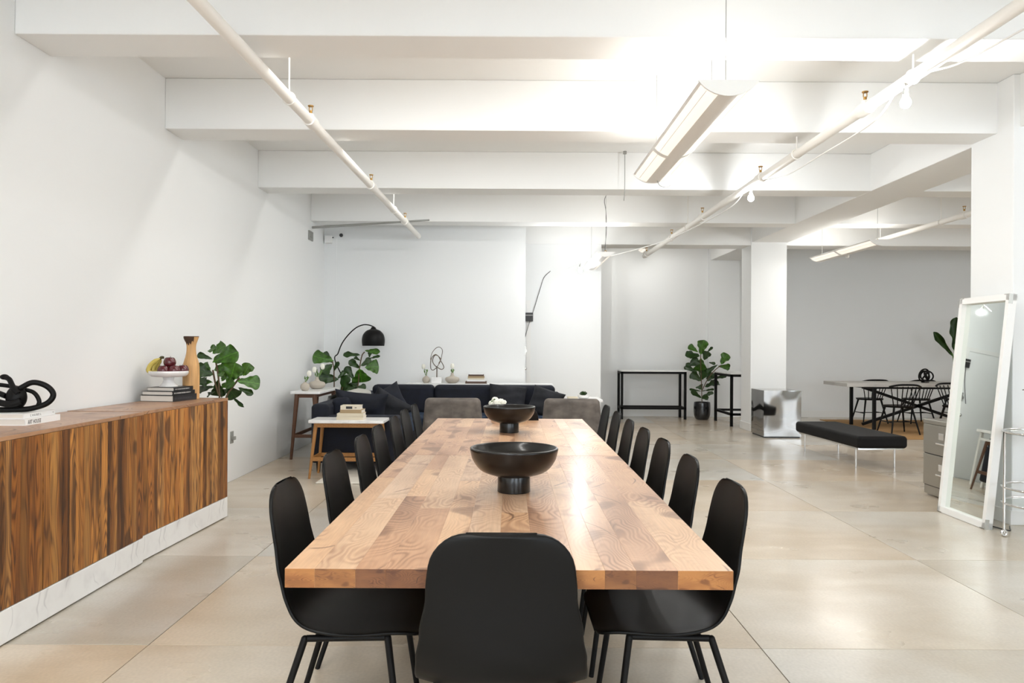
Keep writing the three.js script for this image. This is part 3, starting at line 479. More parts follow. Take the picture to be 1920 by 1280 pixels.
  const patch = []; { const n = 14, k = 5, pos = [], idx = [], uv = []; for (let i = 0; i <= n; i++) for (let j = 0; j <= k; j++) { const a = mix(-1.2, 0.75, i / n), lim = 0.03 + 0.03 * Math.sin(i / n * 3.1) + 0.012 * Math.sin(i * 1.9), y = 0.483 - lim * j / k, yy = (0.483 - y); const rr = mix(0.0566, 0.037, ss(0, 0.062, yy)) + 0.0012; pos.push(rr * Math.sin(a), y, rr * Math.cos(a)); uv.push(i / n, j / k); } for (let i = 0; i < n; i++) for (let j = 0; j < k; j++) { const a = i * (k + 1) + j; idx.push(a, a + 1, a + k + 1, a + 1, a + k + 2, a + k + 1); } const g = new THREE.BufferGeometry(); g.setAttribute('position', new THREE.Float32BufferAttribute(pos, 3)); g.setAttribute('uv', new THREE.Float32BufferAttribute(uv, 2)); g.setIndex(idx); g.computeVertexNormals(); patch.push(g); }
  obj('bark_patch', patch[0], M.bark, v);
}
single('wall_outlet', 'small wall socket with a dark plug beyond the sideboard end', 'wall socket', [bx(LEFT, LEFT + 0.008, 0.38, 0.50, -7.55, -7.47, 0.003), bx(LEFT + 0.008, LEFT + 0.04, 0.415, 0.45, -7.53, -7.49, 0.004)], M.greyPlastic);

// ------------------------------------------------------------------ leafy plants
function leafGeometry(v) {
  const W = [[0, 0.05], [0.06, 0.10], [0.14, 0.34], [0.3, 0.46], [0.45, 0.58], [0.6, 0.80], [0.75, 0.96], [0.84, 0.97], [0.91, 0.83], [0.96, 0.60], [0.988, 0.34], [1, 0.04]];
  const w = (t) => { let i = 0; while (i < W.length - 2 && t > W[i + 1][0]) i++; return mix(W[i][1], W[i + 1][1], (t - W[i][0]) / (W[i + 1][0] - W[i][0])) * 0.5; };
  const n = 22, m = 8, pos = [], uv = [], idx = [];
  for (let i = 0; i <= n; i++) for (let j = 0; j <= m; j++) { const t = Math.sin(i / n * Math.PI / 2) ** 1.1, s = j / m * 2 - 1, ww = w(t) * (1 + 0.05 * Math.sin(t * 21 + v * 2 + (s > 0 ? 1 : 0))); pos.push(s * ww, t, (0.10 * s * s * ww * 2 + 0.05 * Math.sin(t * 15 + v + s * 2) * s * s) - 0.16 * t * t * (v % 2 ? 1 : 0.5)); uv.push(0.5 + s * ww, t); }
  for (let i = 0; i < n; i++) for (let j = 0; j < m; j++) { const a = i * (m + 1) + j; idx.push(a, a + 1, a + m + 1, a + 1, a + m + 2, a + m + 1); }
  const g = new THREE.BufferGeometry(); g.setAttribute('position', new THREE.Float32BufferAttribute(pos, 3)); g.setAttribute('uv', new THREE.Float32BufferAttribute(uv, 2)); g.setIndex(idx); g.computeVertexNormals(); return g;
}
const leafGeos = [0, 1, 2, 3].map(leafGeometry);
function leaf(parent, base, tip, width, mat, r, name = 'leaf') {
  const o = parent.position, dir = tip.clone().sub(base), len = dir.length(); dir.normalize();
  const toward = V(-base.x * 0.12 + (r() - 0.5) * 0.6, 0.3 + (r() - 0.5) * 0.5, 1).normalize();
  const x = dir.clone().cross(toward).normalize(), z = x.clone().cross(dir).normalize();
  const m = obj(name, leafGeos[Math.floor(r() * 4)], mat, parent);
  m.quaternion.setFromRotationMatrix(new THREE.Matrix4().makeBasis(x, dir, z)); m.position.copy(base).sub(o); m.scale.set(width, len, len * 0.9); return m;
}
function plant(name, label, foot, d, ox, oy, sc, stems, leaves, sd, pot) {
  const t = thing(name, label, 'plant', [foot.x, 0, foot.z]), r = rng(sd), px = (x, y, dd) => at(ox + x / sc, oy + y / sc, dd);
  if (pot) pot(t);
  obj('stem', stems.map((s) => tube(s.map((p) => (p.isVector3 ? p.clone() : px(p[0], p[1], d + (p[2] ?? 0)))  .sub(t.position)), 0.008, 24, 8)), M.stem, t);
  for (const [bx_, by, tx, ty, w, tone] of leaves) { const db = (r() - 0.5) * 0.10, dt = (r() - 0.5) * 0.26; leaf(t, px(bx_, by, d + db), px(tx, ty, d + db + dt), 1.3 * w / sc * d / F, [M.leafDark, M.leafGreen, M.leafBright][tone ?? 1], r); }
  return t;
}
const potA = (t) => { obj('pot', lathe([[0, 0], [0.12, 0], [0.15, 0.03], [0.165, 0.30], [0.155, 0.30], [0.145, 0.26], [0, 0.26]], 36), M.pot, t); obj('soil', new THREE.CylinderGeometry(0.145, 0.145, 0.02, 28).translate(0, 0.265, 0), M.soil, t); };
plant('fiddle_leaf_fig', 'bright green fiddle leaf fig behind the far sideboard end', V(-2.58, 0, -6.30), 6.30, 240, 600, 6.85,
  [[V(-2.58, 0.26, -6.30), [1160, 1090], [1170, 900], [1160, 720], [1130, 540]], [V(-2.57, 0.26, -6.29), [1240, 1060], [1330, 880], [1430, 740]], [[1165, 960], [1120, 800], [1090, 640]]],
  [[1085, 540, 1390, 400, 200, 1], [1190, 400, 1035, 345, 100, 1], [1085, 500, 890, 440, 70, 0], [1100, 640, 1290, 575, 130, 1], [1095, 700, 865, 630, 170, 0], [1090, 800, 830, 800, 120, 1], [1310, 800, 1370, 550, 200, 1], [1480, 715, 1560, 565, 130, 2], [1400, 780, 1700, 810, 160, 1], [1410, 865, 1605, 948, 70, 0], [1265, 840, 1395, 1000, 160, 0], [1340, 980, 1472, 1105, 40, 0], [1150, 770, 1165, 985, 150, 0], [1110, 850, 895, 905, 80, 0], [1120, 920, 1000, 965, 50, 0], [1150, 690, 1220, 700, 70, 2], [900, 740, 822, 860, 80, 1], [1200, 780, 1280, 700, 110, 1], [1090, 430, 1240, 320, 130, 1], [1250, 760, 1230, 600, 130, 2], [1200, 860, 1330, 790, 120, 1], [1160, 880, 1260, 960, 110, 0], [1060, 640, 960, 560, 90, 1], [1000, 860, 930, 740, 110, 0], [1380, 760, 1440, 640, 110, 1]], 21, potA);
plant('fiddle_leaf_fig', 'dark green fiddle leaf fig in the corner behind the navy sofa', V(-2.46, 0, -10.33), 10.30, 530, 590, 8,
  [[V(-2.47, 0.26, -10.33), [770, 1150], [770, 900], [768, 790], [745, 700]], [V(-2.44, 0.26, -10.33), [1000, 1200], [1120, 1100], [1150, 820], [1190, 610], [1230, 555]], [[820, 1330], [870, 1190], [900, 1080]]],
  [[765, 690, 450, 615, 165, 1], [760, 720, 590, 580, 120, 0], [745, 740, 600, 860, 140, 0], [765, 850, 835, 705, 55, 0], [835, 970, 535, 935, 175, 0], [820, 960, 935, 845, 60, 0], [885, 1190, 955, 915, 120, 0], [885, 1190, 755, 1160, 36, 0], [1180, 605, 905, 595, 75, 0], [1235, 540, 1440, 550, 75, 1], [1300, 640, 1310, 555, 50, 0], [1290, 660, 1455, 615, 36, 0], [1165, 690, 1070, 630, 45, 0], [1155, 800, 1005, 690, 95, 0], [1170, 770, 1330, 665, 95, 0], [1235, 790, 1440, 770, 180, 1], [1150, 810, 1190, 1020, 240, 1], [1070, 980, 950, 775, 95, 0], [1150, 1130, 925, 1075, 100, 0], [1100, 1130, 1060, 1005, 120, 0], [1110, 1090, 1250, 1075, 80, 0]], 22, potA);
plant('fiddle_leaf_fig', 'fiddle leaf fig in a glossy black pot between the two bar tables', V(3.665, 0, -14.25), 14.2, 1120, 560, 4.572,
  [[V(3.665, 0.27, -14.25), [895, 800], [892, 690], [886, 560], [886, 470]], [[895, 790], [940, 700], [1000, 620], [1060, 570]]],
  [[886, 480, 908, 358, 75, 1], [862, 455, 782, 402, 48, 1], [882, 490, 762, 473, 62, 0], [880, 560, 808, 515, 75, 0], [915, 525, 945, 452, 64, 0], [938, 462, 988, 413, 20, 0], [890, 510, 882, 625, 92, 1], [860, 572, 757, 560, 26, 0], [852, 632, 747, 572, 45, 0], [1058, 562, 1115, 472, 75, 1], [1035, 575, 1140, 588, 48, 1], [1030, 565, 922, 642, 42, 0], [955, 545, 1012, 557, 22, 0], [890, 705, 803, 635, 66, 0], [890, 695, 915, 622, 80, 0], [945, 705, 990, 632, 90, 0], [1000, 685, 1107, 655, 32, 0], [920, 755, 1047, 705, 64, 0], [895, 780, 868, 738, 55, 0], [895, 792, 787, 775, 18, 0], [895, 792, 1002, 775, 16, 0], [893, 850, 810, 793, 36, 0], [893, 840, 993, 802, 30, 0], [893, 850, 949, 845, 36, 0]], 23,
  (t) => { obj('pot', smoothLathe([[0, 0], [0.09, 0], [0.125, 0.02], [0.152, 0.10], [0.158, 0.22], [0.152, 0.325], [0.142, 0.325], [0.14, 0.28], [0, 0.28]], 50, 40), M.pot, t); obj('soil', new THREE.CylinderGeometry(0.138, 0.138, 0.02, 28).translate(0, 0.29, 0), M.soil, t); });
{ // broad-leaved plant behind the mirror
  const t = thing('tropical_plant', 'tall dark-leaved plant behind the leaning mirror in the side room', 'plant', [8.62, 0, -14.4]), r = rng(31); potA(t);
  const top = V(8.62, 0.28, -14.4), sub = (v) => v.clone().sub(t.position);
  for (const [bx_, by, tx, ty, w] of [[1787, 668, 1752, 624, 0.14], [1790, 660, 1788, 597, 0.16], [1795, 690, 1835, 620, 0.17], [1800, 700, 1850, 680, 0.15]]) { const b = at(bx_, by, 14.3), e = at(tx, ty, 14.15); obj('stem', tube([sub(top), sub(b).multiplyScalar(0.5).setY(sub(b).y * 0.5), sub(b), sub(b.clone().lerp(e, 0.25))], 0.011, 16, 6), M.greenStem, t); leaf(t, b, e, w, M.leafDark, r); }
}

// ------------------------------------------------------------------ living room
{ // sectional sofa
  const t = thing('sectional_sofa', 'navy velvet corner sofa against the end wall', 'sofa', [0, 0, 0]);
  const b = (n, m, ...a) => obj(n, worldUV(bx(...a)), m, t);
  b('base', M.navy, -2.14, -1.22, 0.10, 0.30, -10.65, -8.06, 0.02); b('base', M.navy, -1.22, 0.68, 0.10, 0.30, -10.65, -9.74, 0.02);
  b('arm', M.navy, -2.14, -1.2, 0.10, 0.61, -8.27, -8.04, 0.035, 4); b('arm', M.navy, 0.52, 0.72, 0.10, 0.61, -10.65, -9.72, 0.035, 4);
  b('backrest', M.navy, -2.15, -1.96, 0.28, 0.735, -10.65, -8.05, 0.045, 4); b('backrest', M.navy, -2.15, 0.70, 0.28, 0.735, -10.66, -10.48, 0.045, 4);
  for (const [z0, z1] of [[-9.0, -8.28], [-9.73, -9.01]]) b('seat_cushion', M.seatBlue, -1.97, -1.2, 0.29, 0.46, z0, z1, 0.045, 4);
  for (const [x0, x1] of [[-1.97, -1.14], [-1.13, -0.31], [-0.30, 0.51]]) b('seat_cushion', M.seatBlue, x0, x1, 0.29, 0.46, -10.44, -9.70, 0.045, 4);
  for (const [x0, x1] of [[-1.9, -1.055], [-1.045, -0.225], [-0.205, 0.62]]) b('back_cushion', M.navy, x0, x1, 0.45, 0.835, -10.49, -10.25, 0.06, 5);
  for (const [z0, z1] of [[-9.05, -8.3], [-9.8, -9.06]]) b('back_cushion', M.navy, -1.99, -1.78, 0.45, 0.79, z0, z1, 0.06, 5);
  for (const [x, z, y = 0] of [[-2.08, -8.12], [-1.28, -8.12, 0.0165], [-2.08, -10.58], [0.62, -10.58], [0.62, -9.8], [-1.28, -9.8]]) obj('leg', rod(V(x, y, z), V(x, 0.11, z), 0.018, 0.026, 12), M.blackMetal, t);
}
function pillowGeometry(w, h, th, sd) {
  const n = 22, pos = [], uv = [], idx = [], r = rng(sd), ph = [r() * 6, r() * 6, r() * 6];
  for (const side of [1, -1]) for (let i = 0; i <= n; i++) for (let j = 0; j <= n; j++) {
    const u = i / n * 2 - 1, v = j / n * 2 - 1, e = (1 - Math.abs(u) ** 3.2) * (1 - Math.abs(v) ** 3.2), k = Math.pow(Math.max(e, 0), 0.55);
    const fold = 1 + 0.16 * Math.sin(u * 7 + v * 4 + ph[0]) * (1 - k) + 0.07 * Math.sin(v * 9 - u * 3 + ph[1]);
    pos.push(u * w / 2 * (1 - 0.10 * (1 - v * v)), v * h / 2 * (1 - 0.10 * (1 - u * u)) - 0.03 * h * u * u * Math.sin(ph[2]), side * (th / 2 * k * fold + 0.004)); uv.push(u * w / 2, v * h / 2);
  }
  const c = n + 1, q = c * c; for (let i = 0; i < n; i++) for (let j = 0; j < n; j++) { const a = i * c + j; idx.push(a, a + c, a + 1, a + 1, a + c, a + c + 1); idx.push(q + a, q + a + 1, q + a + c, q + a + 1, q + a + c + 1, q + a + c); }
  const edge = []; for (let i = 0; i < n; i++) edge.push(i * c); for (let j = 0; j < n; j++) edge.push(n * c + j); for (let i = n; i > 0; i--) edge.push(i * c + n); for (let j = n; j > 0; j--) edge.push(j);
  for (let i = 0; i < edge.length; i++) { const a = edge[i], b = edge[(i + 1) % edge.length]; idx.push(a, q + a, b, b, q + a, q + b); }
  const g = new THREE.BufferGeometry(); g.setAttribute('position', new THREE.Float32BufferAttribute(pos, 3)); g.setAttribute('uv', new THREE.Float32BufferAttribute(uv, 2)); g.setIndex(idx); g.computeVertexNormals(); return g;
}
function pillow(label, p, rot, w, h, th, mat, sd) { const m = single('throw_pillow', label, 'pillow', pillowGeometry(w, h, th, sd), mat, 'pillows on the navy sofa'); m.position.copy(p); m.rotation.set(...rot, 'YXZ'); return m; }
pillow('large dark navy pillow against the near sofa arm behind the cream books', V(-1.70, 0.635, -8.50), [0.30, 0.05, -0.10], 0.60, 0.46, 0.20, M.navy, 1);
pillow('grey-navy pillow slumped beside the near sofa arm', V(-1.47, 0.60, -8.80), [0.35, 0.35, -0.55], 0.50, 0.46, 0.18, M.charcoalCloth, 2);
pillow('navy pillow with an upright corner at the left sofa back', V(-1.53, 0.635, -9.42), [-0.22, 0.55, 0.42], 0.48, 0.44, 0.20, M.navy, 3);
pillow('charcoal pillow lying creased against the middle back cushion', V(-0.035, 0.665, -10.08), [-0.30, 0.05, -0.09], 0.52, 0.40, 0.17, M.charcoalCloth, 4);
pillow('charcoal pillow standing on its edge at the right sofa end', V(0.47, 0.625, -9.95), [-0.30, -0.35, -0.28], 0.46, 0.40, 0.17, M.charcoalCloth, 5);
{ const pts = [], n = 16, m = 10, pos = [], uv = [], idx = []; // throw over the left sofa back
  for (let i = 0; i <= n; i++) for (let j = 0; j <= m; j++) { const s = i / n, z = mix(-9.45, -8.85, j / m); const path = [[-2.165, 0.45], [-2.165, 0.745], [-2.05, 0.775], [-1.92, 0.815], [-1.77, 0.80], [-1.74, 0.70], [-1.74, 0.50]]; const f = s * 6, k = Math.min(5, Math.floor(f)), q = f - k; pos.push(mix(path[k][0], path[k + 1][0], q) + 0.006 * Math.sin(j * 1.7), mix(path[k][1], path[k + 1][1], q) + 0.012 + 0.010 * Math.sin(j * 1.3 + s * 5), z); uv.push(s * 0.9, j / m * 0.6); }
  for (let i = 0; i < n; i++) for (let j = 0; j < m; j++) { const a = i * (m + 1) + j; idx.push(a, a + 1, a + m + 1, a + 1, a + m + 2, a + m + 1); }
  const g = new THREE.BufferGeometry(); g.setAttribute('position', new THREE.Float32BufferAttribute(pos, 3)); g.setAttribute('uv', new THREE.Float32BufferAttribute(uv, 2)); g.setIndex(idx); g.computeVertexNormals();
  const mm = M.throwCloth.clone(); mm.side = THREE.DoubleSide; single('throw_blanket', 'pale grey throw draped over the left sofa back', 'blanket', g, mm); }
single('area_rug', 'white shag rug under the living-room chairs', 'rug', worldUV(bx(-1.92, 0.95, 0.001, 0.016, -9.68, -7.38, 0.006)), M.rugWhite);

function sideTable(label, p, w, dep, h, wood, stretcherY, group, fat = 1) {   // marble top on splayed wooden legs; local centre, w along x, dep along z
  const t = thing('side_table', label, 'side table', p, 0, group);
  const s = new THREE.Shape(), c = 0.02; s.moveTo(-w / 2 + c, -dep / 2); s.lineTo(w / 2 - c, -dep / 2); s.quadraticCurveTo(w / 2, -dep / 2, w / 2, -dep / 2 + c); s.lineTo(w / 2, dep / 2 - c); s.quadraticCurveTo(w / 2, dep / 2, w / 2 - c, dep / 2); s.lineTo(-w / 2 + c, dep / 2); s.quadraticCurveTo(-w / 2, dep / 2, -w / 2, dep / 2 - c); s.lineTo(-w / 2, -dep / 2 + c); s.quadraticCurveTo(-w / 2, -dep / 2, -w / 2 + c, -dep / 2);
  obj('table_top', worldUV(new THREE.ExtrudeGeometry(s, { depth: 0.022, bevelEnabled: true, bevelSize: 0.004, bevelThickness: 0.004, bevelSegments: 2 }).rotateX(Math.PI / 2).translate(0, h - 0.004, 0)), M.marble, t);
  const wx = w / 2 - 0.05, wz = dep / 2 - 0.04, fx = w / 2 - 0.012, fz = dep / 2 - 0.005, ya = h - 0.03;
  for (const a of [-1, 1]) for (const b of [-1, 1]) obj('leg', rod(V(a * fx, 0, b * fz), V(a * (wx - 0.02), ya, b * wz), 0.012 * fat, 0.021 * fat, 10), wood, t);
  obj('apron', [bx(-wx + 0.02, wx - 0.02, ya - 0.045, ya, wz - 0.012, wz + 0.012, 0.003), bx(-wx + 0.02, wx - 0.02, ya - 0.045, ya, -wz - 0.012, -wz + 0.012, 0.003), bx(-wx + 0.01, -wx + 0.034, ya - 0.045, ya, -wz, wz, 0.003), bx(wx - 0.034, wx - 0.01, ya - 0.045, ya, -wz, wz, 0.003)], wood, t);
  const k = stretcherY / h, sx = mix(fx, wx - 0.02, k), sz = mix(fz, wz, k);
  obj('stretcher', [bx(-sx, sx, stretcherY - 0.02, stretcherY + 0.02, sz - 0.010, sz + 0.010, 0.003), bx(-sx, sx, stretcherY - 0.02, stretcherY + 0.02, -sz - 0.010, -sz + 0.010, 0.003), bx(-sx - 0.01, -sx + 0.01, stretcherY - 0.02, stretcherY + 0.02, -sz, sz, 0.003), bx(sx - 0.01, sx + 0.01, stretcherY - 0.02, stretcherY + 0.02, -sz, sz, 0.003)], wood, t);
  return t;
}
sideTable('low marble-topped table with light wooden legs at the near sofa end', [-1.685, 0, -7.845], 0.77, 0.37, 0.60, M.legWood, 0.20, 'marble-topped wooden side tables');
sideTable('tall marble-topped table with dark wooden legs by the left wall', [-2.46, 0, -9.46], 0.35, 1.02, 0.815, M.darkWood, 0.28, 'marble-topped wooden side tables', 1.35);
sideTable('dark-legged marble-topped table behind the right grey lounge chair', [0.985, 0, -9.75], 0.38, 0.60, 0.70, M.darkWood, 0.25, 'marble-topped wooden side tables');
{ // cream books on the low table
  const names = [['bottom cream book of the stack on the low marble table', 0.275, 0.2, 0.032, M.creamCover], ['second cream book up in the stack on the low marble table', 0.27, 0.19, 0.034, M.creamCover], ['tan book third up in the stack on the low marble table', 0.225, 0.17, 0.036, M.tanCover], ['top cream book with a dark label on the low marble table', 0.205, 0.155, 0.042, M.creamCover]];
  let y = 0.6005; names.forEach(([l, wz, wx, h, m], i) => { const pr = i === 3 ? spinePrint(0.2, 0.042, '#ddd3bf', (g, w, hh) => { g.fillStyle = '#191919'; g.fillRect(w * 0.28, hh * 0.2, w * 0.32, hh * 0.6); g.fillStyle = '#8a8070'; g.fillRect(w * 0.72, hh * 0.35, w * 0.1, hh * 0.3); }) : null; book(l, V(-1.66 + [0, 0, 0.012, 0.0][i], y, -7.83), -Math.PI / 2 + [0, 0.03, -0.05, 0.02][i], wx, wz, h, m, 'cream books on the low table', pr); y += h + 0.0005; });
}
// vases and tulips
function tulipVase(name, label, p, kind, stems, group) {
  const t = thing(name, label, 'vase', [p.x, p.y, p.z], 0, group);
  const g = kind === 'ball' ? [[0, 0], [0.03, 0], [0.05, 0.022], [0.056, 0.05], [0.045, 0.08], [0.02, 0.098], [0.018, 0.108], [0.013, 0.108], [0.012, 0.095], [0, 0.09]] : [[0, 0], [0.05, 0], [0.085, 0.02], [0.105, 0.055], [0.09, 0.085], [0.04, 0.1], [0.022, 0.125], [0.02, 0.15], [0.014, 0.15], [0.014, 0.12], [0, 0.11]];
  obj('vase', smoothLathe(g, 40, 36), kind === 'low' ? M.stone : M.stone, t); return t;
}
function tulip(label, base, tip, lean, group) {
  const t = thing('tulip', label, 'flower', [base.x, base.y, base.z], 0, group), e = tip.clone().sub(base), mid = e.clone().multiplyScalar(0.55).add(V(lean, 0.01, 0));
  obj('stem', tube([V(0, 0, 0), mid, e], 0.0035, 16, 6), M.greenStem, t);
  const pg = smoothLathe([[0, -0.005], [0.014, 0.0], [0.021, 0.018], [0.018, 0.04], [0.008, 0.055]], 20, 8);
  for (let k = 0; k < 3; k++) { const g = new THREE.SphereGeometry(0.029, 12, 10).scale(0.85, 1.3, 0.6).translate(0, 0.024, 0.010).rotateY(k * 2.094); const m = obj('petal', g, M.petal, t); m.position.copy(e); }
  for (const s of [-1, 1]) { const m = obj('leaf', leafGeos[0], M.greenStem, t); m.scale.set(0.03, e.length() * 0.75, 0.05); m.rotation.set(0, s * 0.8, -s * 0.35 - e.x * 2); m.position.copy(e).multiplyScalar(0.12); }
  return t;
}
{
  const g1 = 'stone vases on the tall table', fl = 'white tulips in stone vases';
  const a = V(-2.505, 0.8155, -9.12), b = V(-2.47, 0.8155, -9.55);
  tulipVase('bud_vase', 'round beige vase at the near end of the tall table', a, 'ball', [], g1);
  tulipVase('bowl_vase', 'wide beige vase behind the round one on the tall table', b, 'low', [], g1);
  tulip('white tulip rising from the round beige vase by the wall', V(a.x, a.y + 0.09, a.z), V(a.x + 0.05, a.y + 0.185, a.z), -0.02, fl);
  tulip('white tulip leaning right from the wide vase on the tall table', V(b.x, b.y + 0.12, b.z), V(b.x + 0.07, b.y + 0.26, b.z), 0.02, fl);
  tulip('white tulip leaning left from the wide vase on the tall table', V(b.x - 0.005, b.y + 0.12, b.z), V(b.x - 0.03, b.y + 0.22, b.z + 0.02), 0.0, fl);
}
{ // white console behind the sofa with its things
  const t = thing('console_table', 'narrow white console behind the navy sofa back', 'console', [-0.45, 0, -10.93]);
  obj('table_top', worldUV(bx(-1.07, 1.07, 0.79, 0.83, -0.16, 0.16, 0.004)), M.marble, t);
  for (const x of [-1.0, 1.0]) for (const z of [-0.13, 0.13]) obj('leg', bx(x - 0.02, x + 0.02, 0, 0.79, z - 0.02, z + 0.02, 0.003), M.paint, t);
  const Y = 0.8305, D = 10.92, fl = 'white tulips in stone vases';
  const p1 = at(799, 718, D).setY(Y), p2 = at(848, 718, D).setY(Y);
  tulipVase('bud_vase', 'round stone bud vase at the left end of the console', p1, 'ball', []);
  tulip('white tulip leaning left over the console end', V(p1.x, Y + 0.09, p1.z), V(p1.x - 0.04, Y + 0.215, p1.z), 0.03, fl);
  tulipVase('bowl_vase', 'wide low stone vase on the console right of the wire sculpture', p2, 'low', []);
  tulip('white tulip standing in the low stone vase on the console', V(p2.x, Y + 0.12, p2.z), V(p2.x + 0.0, Y + 0.225, p2.z), 0.0, fl);
  const sp = at(819, 717, D).setY(Y), s = thing('wire_sculpture', 'looped bronze wire sculpture on a white block', 'sculpture', [sp.x, sp.y, sp.z]);
  obj('block', worldUV(bx(-0.075, 0.075, 0, 0.085, -0.05, 0.05, 0.004)), M.marble, s);
  obj('post', rod(V(0, 0.085, 0), V(0, 0.225, 0), 0.008, 0.008, 10), M.bronze, s);
  const w = (l, z) => l.map(([x, y], i) => at(760 + x / 8, 640 + y / 8, D + z * Math.sin(i * 1.3)).sub(sp));
  obj('wire', tube(w([[465, 395], [420, 428], [385, 410], [378, 330], [395, 245], [450, 195], [500, 225], [530, 270], [500, 330]], 0.02), 0.0058, 80, 8), M.bronze, s);
  obj('wire', tube(w([[465, 395], [520, 310], [545, 220], [555, 130], [515, 85], [460, 100], [405, 165], [380, 250], [385, 300]], 0.03), 0.0045, 80, 8), M.bronze, s);
  obj('wire', tube(w([[470, 385], [425, 335], [410, 280], [440, 210], [490, 215], [530, 285], [575, 370], [570, 405], [540, 418], [500, 400], [465, 372]], 0.025), 0.006, 80, 8), M.bronze, s);
  let y = Y; const bk = [['brown book at the bottom of the console stack', 0.31, 0.2, 0.03, M.brownCover], ['white book second up in the console stack', 0.265, 0.18, 0.028, M.whiteCover], ['pale book in the middle of the console stack', 0.235, 0.17, 0.022, M.creamCover], ['grey-brown book fourth up in the console stack', 0.24, 0.16, 0.026, M.tanCover], ['dark brown book second from the top of the console stack', 0.225, 0.155, 0.022, M.brownCover], ['white book on the very top of the console stack', 0.2, 0.14, 0.014, M.whiteCover]];
  const q = at(893, 718, D); bk.forEach(([l, wz, wx, h, m], i) => { book(l, V(q.x, y, q.z), -Math.PI / 2 + [0, 0.02, -0.03, 0.02, 0, 0.04][i], wx, wz, h, m, 'books stacked on the console'); y += h + 0.0004; });
}
{ // arc lamp
  const t = thing('arc_lamp', 'black arched floor lamp with a dome shade over the sofa corner', 'floor lamp', [-2.33, 0, -10.90]), o = t.position, D = 10.90, q = (x, y) => at(530 + x / 8, 590 + y / 8, D).sub(o);
  obj('base', lathe([[0, 0], [0.13, 0], [0.135, 0.006], [0.13, 0.035], [0.02, 0.04], [0, 0.04]], 36), M.blackMetal, t);
  obj('pole', tube([V(0, 0.03, 0), V(0.01, 0.6, 0), q(790, 700), q(830, 580), q(890, 430), q(985, 300), q(1100, 195), q(1210, 150), q(1300, 155), q(1375, 185)], 0.0085, 90, 8), M.blackMetal, t);
  const c = q(1360, 455), sh = obj('lamp_shade', smoothLathe([[0.005, 0.265], [0.028, 0.262], [0.045, 0.235], [0.10, 0.21], [0.148, 0.155], [0.166, 0.08], [0.160, 0.0], [0.157, 0.0], [0.163, 0.08], [0.145, 0.152], [0.098, 0.206], [0.04, 0.23]], 70, 48), M.blackMetal, t); sh.position.copy(c);
  obj('lamp_holder', rod(V(c.x, c.y + 0.15, c.z), V(c.x, c.y + 0.25, c.z), 0.02), M.blackMetal, t);
}
function loungeChair(label, x, d, turn) {
  const t = thing('lounge_chair', label, 'armchair', [x, 0, -d], turn, 'grey lounge chairs facing the sofa');   // local: faces -z (away from the table)
  const g = new RoundedBoxGeometry(0.62, 0.46, 0.11, 6, 0.05), p = g.attributes.position; for (let i = 0; i < p.count; i++) { const y = p.getY(i) / 0.46 + 0.5, k = mix(1.12, 0.97, y), xx = p.getX(i) * k; p.setXYZ(i, xx, p.getY(i), p.getZ(i) + 0.03 * (1 - (xx / 0.32) ** 2)); } g.computeVertexNormals();
  const b = obj('backrest', worldUV(g.rotateX(0.16).translate(0, 0.575, 0.30)), M.suede, t);
  obj('seam', rod(V(0, 0.36, 0.354), V(0, 0.785, 0.424), 0.0022, 0.0022, 6), M.suede, t);
  obj('seat', worldUV(bx(-0.33, 0.33, 0.24, 0.41, -0.32, 0.30, 0.05, 5)), M.suede, t);
  for (const a of [-1, 1]) { obj('leg', rod(V(a * 0.31, 0.016, -0.30), V(a * 0.27, 0.26, -0.25), 0.012, 0.02, 10), M.legWood, t); obj('leg', rod(V(a * 0.31, 0.016, 0.32), V(a * 0.27, 0.28, 0.24), 0.012, 0.02, 10), M.legWood, t); }
  obj('seat_rail', [bx(-0.29, 0.29, 0.215, 0.245, -0.27, -0.24), bx(-0.29, 0.29, 0.215, 0.245, 0.22, 0.25)], M.legWood, t);
  return t;
}
loungeChair('grey suede lounge chair seen from behind, left of the bowls', -0.64, 8.55, 0.03);
loungeChair('grey suede lounge chair seen from behind, right of the bowls', 0.70, 8.55, -0.06);
